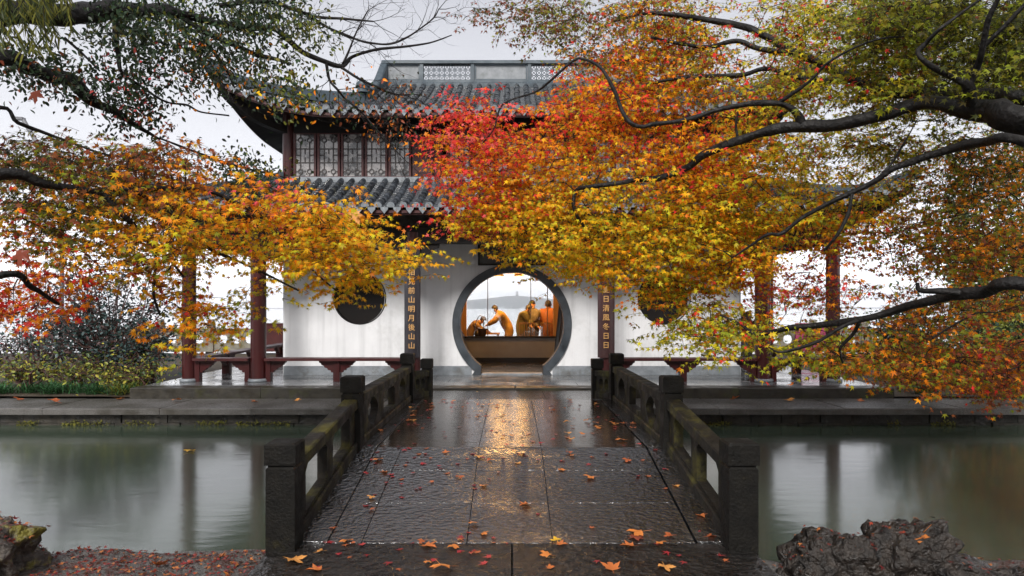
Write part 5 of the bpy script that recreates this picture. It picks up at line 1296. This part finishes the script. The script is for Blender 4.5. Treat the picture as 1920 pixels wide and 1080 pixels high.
# ---- willow fronds in the top corner
WT = root('willow_tree', (-6.9, 3.6, -.36), 'willow with narrow yellow green leaves hanging in the top corner', 'willow tree')
sk = []
branch(WT, [(V_((-6.9, 3.6, -.6)), .25), (V_((-6.8, 3.7, 2)), .2), (V_((-6.2, 4.0, 4.2)), .14), (V_((-5.0, 4.5, 5.0)), .09), (V_((-3.2, 5.0, 4.55)), .03)], 'trunk', 12, sk)
fr = MB(); Pp = []; D = []; N = []; S = []; C = []
for k in range(34):
    x = random.uniform(-20, 125); Yd = random.uniform(4.6, 5.3); top = P(x, random.uniform(-60, -10), Yd); ln = random.uniform(.22, .50)*(1 if x < 90 else .6)
    sw = Vector((random.gauss(.06, .06), random.gauss(0, .05), 0)); pts = [top+sw*u*u-Vector((0, 0, ln*u)) for u in np.linspace(0, 1, 6)]
    a = Vector((top.x-.25, top.y, top.z+.25)); fr.tube([a]+pts, [.004, .003, .003, .002, .002, .002, .001], 4, 0, False)
    for q in np.linspace(.02, 1, 26):
        p = top+sw*q*q-Vector((0, 0, ln*q)); Pp.append(p); aa = random.uniform(0, 2*PI)
        D.append((math.cos(aa)*.55, math.sin(aa)*.4, -.8)); N.append((random.gauss(0, .5), -.8, .3)); S.append(random.uniform(.07, .12)); C.append(np.array((.20, .20, .04) if random.random() < .5 else (.07, .09, .03))*random.uniform(.7, 1.2))
obj('frond', fr, M['twig'], WT, fix=False, kind='stuff')
scatter(WT, 'foliage', 'leaf', BLADE, *[np.array(q, float) for q in (Pp, D, N, S, C)], M['leaf'], 120)

# ---- shrubs and ground plants
def shrub(name, c, rad, n, size, cols, label, cat, stems=26, mtl='gloss', stem='redstem', base=None, tmpl=OVAL, single=120):
    """leaf sprays round branching stems, uneven outline"""
    c = Vector(c); base = Vector(base) if base is not None else Vector((c.x, c.y, c.z-rad[2]))
    R = root(name, tuple(base), label, cat); mb = MB(); tips = []
    for k in range(stems):
        a = random.uniform(0, 2*PI); rr = random.uniform(.25, 1)**.6; el = random.uniform(-.5, 1)
        t = c+Vector((math.cos(a)*rr*rad[0]*math.sqrt(max(.05, 1-el*el*.8)), math.sin(a)*rr*rad[1], el*rad[2]*random.uniform(.75, 1.1)))
        b0 = base+Vector((random.gauss(0, .12), random.gauss(0, .1), 0)); mid = b0.lerp(t, .5)+Vector((random.gauss(0, .12), random.gauss(0, .1), .12))
        pts = [Vector(q) for q in catmull([tuple(b0), tuple(mid), tuple(t)], 5)]; mb.tube(pts, [.018*(1-.8*i/(len(pts)-1))+.002 for i in range(len(pts))], 5, 0, False)
        tips += pts[4:]
        for _ in range(5):
            p = random.choice(pts[4:]); q = p+Vector((random.gauss(0, .28), random.gauss(0, .25), random.gauss(.1, .2))); mb.tube([p, p.lerp(q, .5)+Vector((0, 0, .03)), q], [.006, .004, .002], 4, 0, False); tips += [p.lerp(q, .6), q]
    obj('stem', mb, M[stem], R, fix=False, kind='stuff')
    Pp = []; D = []; N = []; S = []; C = []
    for _ in range(n):
        t = random.choice(tips); Pp.append(t+Vector((random.gauss(0, .10), random.gauss(0, .10), random.gauss(0, .08)))); D.append((random.gauss(0, .7), random.gauss(0, .7), random.gauss(0, .5))); N.append((random.gauss(0, .4), random.gauss(-.4, .4), random.gauss(.7, .3)))
        S.append(size*random.uniform(.6, 1.3)); cc = random.choice(cols); C.append(np.array(cc)*random.uniform(.7, 1.25))
    scatter(R, 'foliage', 'leaf', tmpl, *[np.array(q, float) for q in (Pp, D, N, S, C)], M[mtl], single)
    return R
DK = [(.035, .065, .06), (.07, .10, .10), (.02, .035, .03), (.10, .06, .06)]
YG = [(.22, .23, .04), (.11, .15, .035), (.32, .28, .045), (.05, .08, .03)]
shrub('shrub', (-8.9, 14.9, 1.2), (1.8, 1.0, 1.45), 6500, .085, DK, 'tall dark blue green shrub with reddish stems behind the shore planting', 'shrub', 60, base=(-8.7, 14.9, -.1))
shrub('shrub', (-7.75, 14.4, .55), (.7, .6, .75), 1700, .085, DK[:3], 'dense dark shrub close against the corner column', 'shrub', 24, base=(-7.75, 14.4, -.1))
shrub('shrub', (-10.6, 15.2, .6), (1.0, .8, .8), 1300, .085, DK, 'sparser dark shrub in front of the iron rail fence', 'shrub', 22, base=(-10.6, 15.2, -.1))
for i, (x, y, r, lab) in enumerate(((-9.9, 13.9, .55, 'low yellow green bush at the outer end of the shore planting'), (-9.0, 14.0, .5, 'low yellow green bush in the middle of the shore planting'), (-8.2, 13.9, .45, 'low yellow green bush beside the mondo grass near the platform corner'), (-7.55, 13.75, .35, 'small pale green bush at the platform corner'))):
    shrub('low_bush', (x, y, .10), (r, .4, .22), 650, .075, YG, lab, 'bush', 14, base=(x, y, -.1), single=40)
shrub('shrub', (10.3, 14.6, .9), (1.6, 1.0, 1.1), 4600, .11, [(.06, .10, .04), (.16, .19, .04), (.26, .27, .05), (.04, .07, .05)], 'bright yellow green leafy bush beyond the platform under the maple', 'bush', 44, stem='twig', base=(10.2, 14.6, -.1))
shrub('shrub', (8.3, 14.3, .75), (.8, .7, .9), 2200, .10, [(.05, .09, .05), (.10, .13, .04), (.03, .05, .04)], 'dark green bush at the far corner of the platform under the maple', 'bush', 24, stem='twig', base=(8.3, 14.3, -.1))
shrub('evergreen_tree', (12.6, 17.5, 3.9), (2.6, 1.6, 2.6), 6500, .16, [(.03, .05, .02), (.06, .08, .025), (.10, .10, .03)], 'tall dark evergreen beyond the platform behind the maple crown', 'tree', 60, stem='bark', base=(12.6, 17.5, -.1), single=60)
# mondo grass tufts along the ledge
tufts = [(-10.4, 13.25), (-9.85, 13.2), (-9.4, 13.3), (-8.9, 13.2), (-8.5, 13.3), (-8.05, 13.15), (-7.55, 13.1), (-7.45, 13.35), (-9.1, 13.45), (8.0, 13.2), (9.2, 13.25), (10.0, 13.2)]
tl_lab = ['arching mondo grass tuft at the outermost end of the shore planting', 'mondo grass tuft below the outermost low bush', 'broad mondo grass tuft under the tall shrub stems', 'dark mondo grass tuft in mid planting by the ledge joint', 'mondo grass tuft with fallen leaves at its foot', 'mondo grass tuft between bush and platform', 'yellowish grass tuft leaning over the ledge at the platform corner', 'grass tuft tucked behind the yellowish one at the platform corner', 'mondo grass tuft set back among the bushes', 'grass tuft under the dark corner bush by the maple', 'grass tuft below the bright bush', 'grass tuft at the far end under the red maple leaves']
for i, (x, y) in enumerate(tufts):
    Pp = []; D = []; N = []; S = []; C = []; yl = i in (6, 7)
    for k in range(170):
        a = random.uniform(0, 2*PI); Pp.append((x+random.gauss(0, .10), y+random.gauss(0, .07), -.17)); D.append((math.cos(a)*.75, math.sin(a)*.6, random.uniform(.5, 1.3))); N.append((-math.cos(a), -math.sin(a), .9)); S.append(random.uniform(.20, .36))
        C.append(np.array((.20, .20, .03) if yl and random.random() < .6 else (.04, .11, .04))*random.uniform(.6, 1.3))
    X, D2, N2 = leaf_frame(np.array(D, float), np.array(N, float))
    link('grass_tuft', leaf_mesh('grass_tuft', blade(.028), np.array(Pp, float), X, D2, N2, np.array(S), np.array(C), M['gloss']), None, label=tl_lab[i], cat='grass tuft', group='grass tufts along the ledge')

# unseen woodland behind and beside the view, added to block horizon glow
Pp = []; D = []; N = []; S = []; C = []
for k in range(9000):
    a = random.uniform(math.radians(165), math.radians(375)); r = random.uniform(13, 19); z = random.uniform(-.4, 8.5)*random.uniform(.75, 1)
    x, y = r*1.25*math.cos(a), r*math.sin(a)-1.5
    if y > 1.5: continue
    if z > 6.0+2.2*noise.noise(Vector((a*3, 1, 0))): continue
    Pp.append((x, y, z)); D.append((random.gauss(0, 1), random.gauss(0, 1), random.gauss(0, .6))); N.append((-math.cos(a)+random.gauss(0, .5), -math.sin(a)+random.gauss(0, .5), random.gauss(.4, .4)))
    S.append(random.uniform(.6, 1.2)); C.append(np.array((.035, .05, .02))*random.uniform(.5, 1.4))
X, D2, N2 = leaf_frame(np.array(D, float), np.array(N, float))
link('glow_blocking_woods', leaf_mesh('glow_blocking_woods', OVAL, np.array(Pp, float), X, D2, N2, np.array(S), np.array(C), M['gloss']), None, kind='stuff', label='unseen dark woodland added behind the view to block horizon glow')
# ================================================================== ROCKS
def rock(c, rad, label, mt='rock', seed=1, sub=5):
    bm = bmesh.new(); bmesh.ops.create_icosphere(bm, subdivisions=sub, radius=1)
    for v_ in bm.verts:
        d = v_.co.normalized(); k = 1+.35*noise.noise(d*1.3+Vector((seed, 0, 0)))+.22*noise.noise(d*3+Vector((0, seed, 0)))
        cell = noise.cell(d*2.2+Vector((seed, seed, 0))); k += .10*(cell-.5)
        pit = noise.noise(d*6+Vector((seed, 3, 1))); k -= .20*max(0, pit)**1.2; k += .07*(abs(noise.noise(d*9))-.25); k += .05*noise.noise(d*15); k += .03*noise.noise(d*34)
        q = Vector((max(-1, min(1, d.x*1.25)), max(-1, min(1, d.y*1.25)), max(-1, min(1, d.z*1.2))))
        v_.co = Vector((c[0]+q.x*rad[0]*k, c[1]+q.y*rad[1]*k, c[2]+q.z*rad[2]*k))
    me = bpy.data.meshes.new('rock'); bm.to_mesh(me); bm.free(); me.materials.append(M[mt])
    for p_ in me.polygons: p_.use_smooth = True
    return link('rock', me, None, label=label, cat='rock')
rock((2.25, 4.80, -.34), (.30, .26, .27), 'pitted dark rock by the end post of the mossy railing', 'rock', 2)
rock((2.74, 4.74, -.31), (.30, .26, .28), 'taller pitted rock with a sharp grey crest behind two orange leaves', 'rock', 5)
rock((3.12, 4.5, -.42), (.42, .26, .24), 'low sloping grey rock at the corner of the shore', 'rock', 9)
rock((-3.72, 4.72, -.26), (.34, .30, .27), 'mossy leaf covered rock at the edge of the gravel shore', 'mossrock', 14)
rock((-2.22, 4.36, -.36), (.11, .10, .11), 'small black stone on the gravel shore beside the big orange leaf', 'rock', 21, 4)

# ================================================================== FALLEN LEAVES
dg_ = bpy.context.evaluated_depsgraph_get()
def leaf_me(c, big): 
    t = PLANE if big else STAR5
    tv = t[0].copy(); ph = random.uniform(0, 6)
    tv[:, 2] = (.06*np.sin(tv[:, 0]*6+ph)+.05*np.sin(tv[:, 1]*7+ph*2)+.05*np.abs(tv[:, 0])+.07 if big else tv[:, 2]*.3+.02+.04*np.sin(tv[:, 0]*8+ph))
    return leaf_mesh('fallen_leaf', (tv, t[1]), np.zeros((1, 3)), np.array([[1., 0, 0]]), np.array([[0, 1., 0]]), np.array([[0, 0, 1.]]), np.ones(1), np.array([c]), M['wetleaf'])
OR = [leaf_me(np.array(c), True) for c in ((.60, .20, .05), (.50, .15, .045), (.62, .28, .08), (.38, .10, .035))]
RD = [leaf_me(np.array(c), False) for c in ((.32, .03, .035), (.40, .055, .05), (.26, .035, .035), (.46, .13, .05))]
YL = leaf_me(np.array((.70, .40, .03)), True); BRN = leaf_me(np.array((.20, .05, .03)), True)
bpy.context.view_layer.update()
def ground_z(x, y):
    hit, loc, nrm, idx, ob, mt = scene.ray_cast(bpy.context.evaluated_depsgraph_get(), Vector((x, y, 1.2 if abs(x) < 1.5 else .40)), Vector((0, 0, -1)))
    return loc.z if hit else None
def lay(me, x, y, s_, z=None, tilt=.12, **k):
    if z is None: z = (deck_z(y)+.006)
    o = link('fallen_leaf', me, None, **k)
    o.matrix_basis = Matrix.Translation((x, y, z+.004)) @ Matrix.Rotation(random.gauss(0, tilt), 4, 'X') @ Matrix.Rotation(random.gauss(0, tilt), 4, 'Y') @ Matrix.Rotation(random.uniform(0, 2*PI), 4, 'Z') @ Matrix.Diagonal((s_, s_, s_, 1))
    return o
def deck_pt(px, py):                                   # photo pixel -> point on the walkway
    y = 5.3
    for _ in range(60): y = (CZ-deck_z(y))*F/(py-HY)
    return (px-CX)/F*y, y
big_leaves = [
 (1118, 898, .15, 0, 'single orange leaf in the middle of the sloping slabs on the mossy railing side'), (996, 945, .16, 1, 'red orange leaf lying across the central slab strip'),
 (898, 912, .11, 0, 'pale orange leaf on the joint of the central slab strip'), (898, 856, .12, 2, 'pale orange leaf where the slope meets the level deck'),
 (1212, 1002, .19, 0, 'large orange leaf at the deck edge beside its dark twin'), (1183, 1015, .17, 4, 'dark brown leaf tucked under the large orange one at the deck edge'), (1195, 1025, .16, 1, 'orange leaf hanging over the front edge of the deck'),
 (820, 1062, .24, 0, 'largest crumpled orange leaf on the dark front terrace slab'), (790, 1022, .17, 1, 'dark red leaf at the front edge of the deck'), (1046, 1020, .12, 3, 'bright yellow leaf stuck on the front edge of the deck'),
 (1035, 1047, .13, 0, 'small orange leaf behind the front joint of the terrace'), (1243, 1060, .16, 2, 'pale orange leaf on the terrace by the end post, rocks side'), (1150, 1075, .18, 1, 'orange leaf cut by the bottom edge of the view'),
 (1092, 790, .16, 0, 'orange leaf on the level deck near the open oval panel, rocks side'), (1120, 802, .13, 2, 'pale orange leaf trailing the one on the level deck'), (1160, 825, .17, 0, 'orange leaf lying flat near the second post, rocks side'), (1122, 758, .10, 2, 'small orange leaf on the level deck towards the porch'),
 (720, 808, .13, 0, 'curled orange leaf by the second post, reflections side'), (700, 863, .14, 0, 'orange leaf on the narrow edge slab, reflections side'), (775, 765, .11, 2, 'yellowish leaf lying near the far railing post'),
 (637, 1016, .15, 0, 'orange leaf at the foot of the end post, reflections side'), (537, 1050, .20, 2, 'big pale orange leaf in front of the end post, reflections side'), (1310, 965, .13, 1, 'orange leaf against the bottom rail, rocks side'), (610, 1070, .16, 1, 'orange leaf at the terrace side by the bottom edge'),
 (1050, 885, .10, 0, 'small tan leaf on the sloping slabs, beside the central strip'), (860, 1025, .13, 0, 'tan leaf lying on the front step edge')]
for (px, py, s_, ci, lab) in big_leaves:
    x, y = deck_pt(px, py)
    me = YL if ci == 3 else BRN if ci == 4 else OR[ci]; s_ *= .85
    lay(me, x, y, s_, None, .05, label=lab, cat='leaf', group='large fallen leaves on the bridge')
def inside_posts(x, y): return abs(x) < 1.52
for k in range(262):
    for _ in range(50):
        y = random.uniform(4.6, 10.8); x = random.uniform(-1.5, 1.5)
        if random.random() < .3+.5*abs(x)/1.5 and noise.noise(Vector((x*1.6, y*1.1, 5))) > random.uniform(-.25, .15): break
    ed = x < -1.0; ed2 = x > 1.0
    reg = 'level deck' if y > 7.15 else ('sloping slabs' if y > 5.2 else 'front terrace')
    col_ = 'orange' if k % 5 == 0 else 'dark red'
    where = ' along the reflections side railing' if ed else ' along the rocks side railing' if ed2 else ''
    me = OR[k % 4] if k % 5 == 0 else RD[k % 4]
    lay(me, x, y, random.uniform(.06, .095) if k % 5 else random.uniform(.075, .11), None, .06, label='small %s maple leaf stuck to the wet %s%s' % (col_, reg, where), cat='leaf', group='small %s leaves on the %s%s' % (col_, reg, where))
ledge = [(-6.2, 12.5, 'orange leaf on the granite ledge below the platform corner'), (-4.6, 12.35, 'orange leaf on the granite ledge below the long bench'), (-3.9, 12.55, 'pale leaf on the granite ledge below the round black window'), (-8.1, 12.2, 'orange leaf on the ledge by the yellowish grass tuft'), (-7.4, 12.7, 'brown leaf against the grass tuft at the platform corner'), (4.0, 12.5, 'orange leaf on the shaded ledge beyond the rocks'), (5.1, 12.4, 'small orange leaf on the shaded ledge under the maple'), (-9.2, 12.75, 'rust leaf below the low bushes at the ledge'), (-2.6, 12.3, 'small orange leaf on the ledge near the bridge railing'), (6.3, 12.5, 'brown leaf at the far end of the shaded ledge')]
for i, (x, y, lab) in enumerate(ledge): lay(OR[i % 4], x, y, random.uniform(.16, .24), -.19, .2, label=lab, cat='leaf', group='fallen leaves on the ledge')
lay(YL, -4.6, 9.6, .16, -.508, .02, label='yellow leaf floating on the pale pond water', cat='leaf')
shore = [(-2.95, 4.55, .26, 0, 'crumpled big orange leaf on the gravel shore before the black stone'), (-1.98, 4.75, .18, 0, 'orange leaf on the gravel beside the end post'), (-2.2, 5.0, .17, 1, 'curled orange leaf at the water edge of the gravel shore'), (-2.55, 4.95, .13, 1, 'rust leaf on the shore by the water'), (-2.0, 4.45, .2, 2, 'pale orange leaf on the gravel next to the black stone'), (-3.3, 4.35, .22, 1, 'large brown orange leaf leaning on the mossy rock'), (2.35, 4.50, .15, 0, 'orange leaf caught on the pitted rock nearest the post'), (2.82, 4.62, .2, 0, 'large orange leaf lying on the crest of the taller rock'), (3.0, 4.5, .13, 1, 'red brown leaf on the low sloping rock'), (2.05, 4.6, .12, 1, 'dark orange leaf on the shore by the end post, rocks side')]
bpy.context.view_layer.update()
for (x, y, s_, ci, lab) in shore:
    z = ground_z(x, y); lay(OR[ci], x, y, s_, z if z is not None else -.33, .3, label=lab, cat='leaf', group='large leaves on the shore')
# litter nobody could count on the shores and rocks
Pp = []; D = []; N = []; S = []; C = []
for k in range(5200):
    if random.random() < .8: x = random.uniform(-4.6, -1.8); y = random.uniform(3.6, 5.3)
    else: x = random.uniform(1.8, 4.4); y = random.uniform(3.6, 5.15)
    z = ground_z(x, y)
    if z is None or z < -.45 or z > .1: continue
    a = random.uniform(0, 2*PI); Pp.append((x, y, z+.006)); D.append((math.cos(a), math.sin(a), random.gauss(0, .25))); N.append((random.gauss(0, .3), random.gauss(0, .3), 1)); S.append(random.uniform(.03, .06))
    c = random.choice(((.20, .03, .03), (.28, .05, .03), (.12, .03, .025), (.42, .15, .05), (.07, .03, .02))); C.append(np.array(c)*random.uniform(.6, 1.1))
X, D2, N2 = leaf_frame(np.array(D, float), np.array(N, float))
link('leaf_litter', leaf_mesh('leaf_litter', STAR5, np.array(Pp, float), X, D2, N2, np.array(S), np.array(C), M['wetleaf']), None, kind='stuff', label='small dark red leaf litter over the shores and rocks')
# a few big leaves caught in the branches
for (px, py, Yd, s_, ci, lab) in ((662, 392, 5.6, .15, 2, 'large bright orange leaf caught in the branches before the lower roof'), (48, 462, 4.7, .16, 4, 'large dark brown leaf hanging in the pale gap among the maple twigs'), (70, 166, 5.8, .16, 3, 'large brown leaf hanging under the dark limb'), (300, 525, 5.5, .12, 4, 'dark brown leaf hanging by the dangling twig')):
    o = link('caught_leaf', OR[ci] if ci < 3 else BRN, None, label=lab, cat='leaf')
    o.matrix_basis = Matrix.Translation(P(px, py, Yd)) @ Matrix.Rotation(1.35, 4, 'X') @ Matrix.Rotation(random.uniform(2.5, 3.8), 4, 'Z') @ Matrix.Diagonal((s_, s_, s_, 1))

# ================================================================== HAZE over the lake and garden
hz = MB(); hz.box(-6900, 6900, -55, 6800, -2.7, 165)
m = bpy.data.materials.new('haze'); m.use_nodes = True; nn = m.node_tree.nodes; nn.clear()
ho = nn.new('ShaderNodeOutputMaterial'); pv = nn.new('ShaderNodeVolumePrincipled'); pv.inputs['Density'].default_value = .0003; pv.inputs['Color'].default_value = (.97, .97, 1, 1); pv.inputs['Anisotropy'].default_value = .75
m.node_tree.links.new(pv.outputs[0], ho.inputs['Volume'])
obj('haze', hz, m, kind='stuff', label='pale mist over the lake')
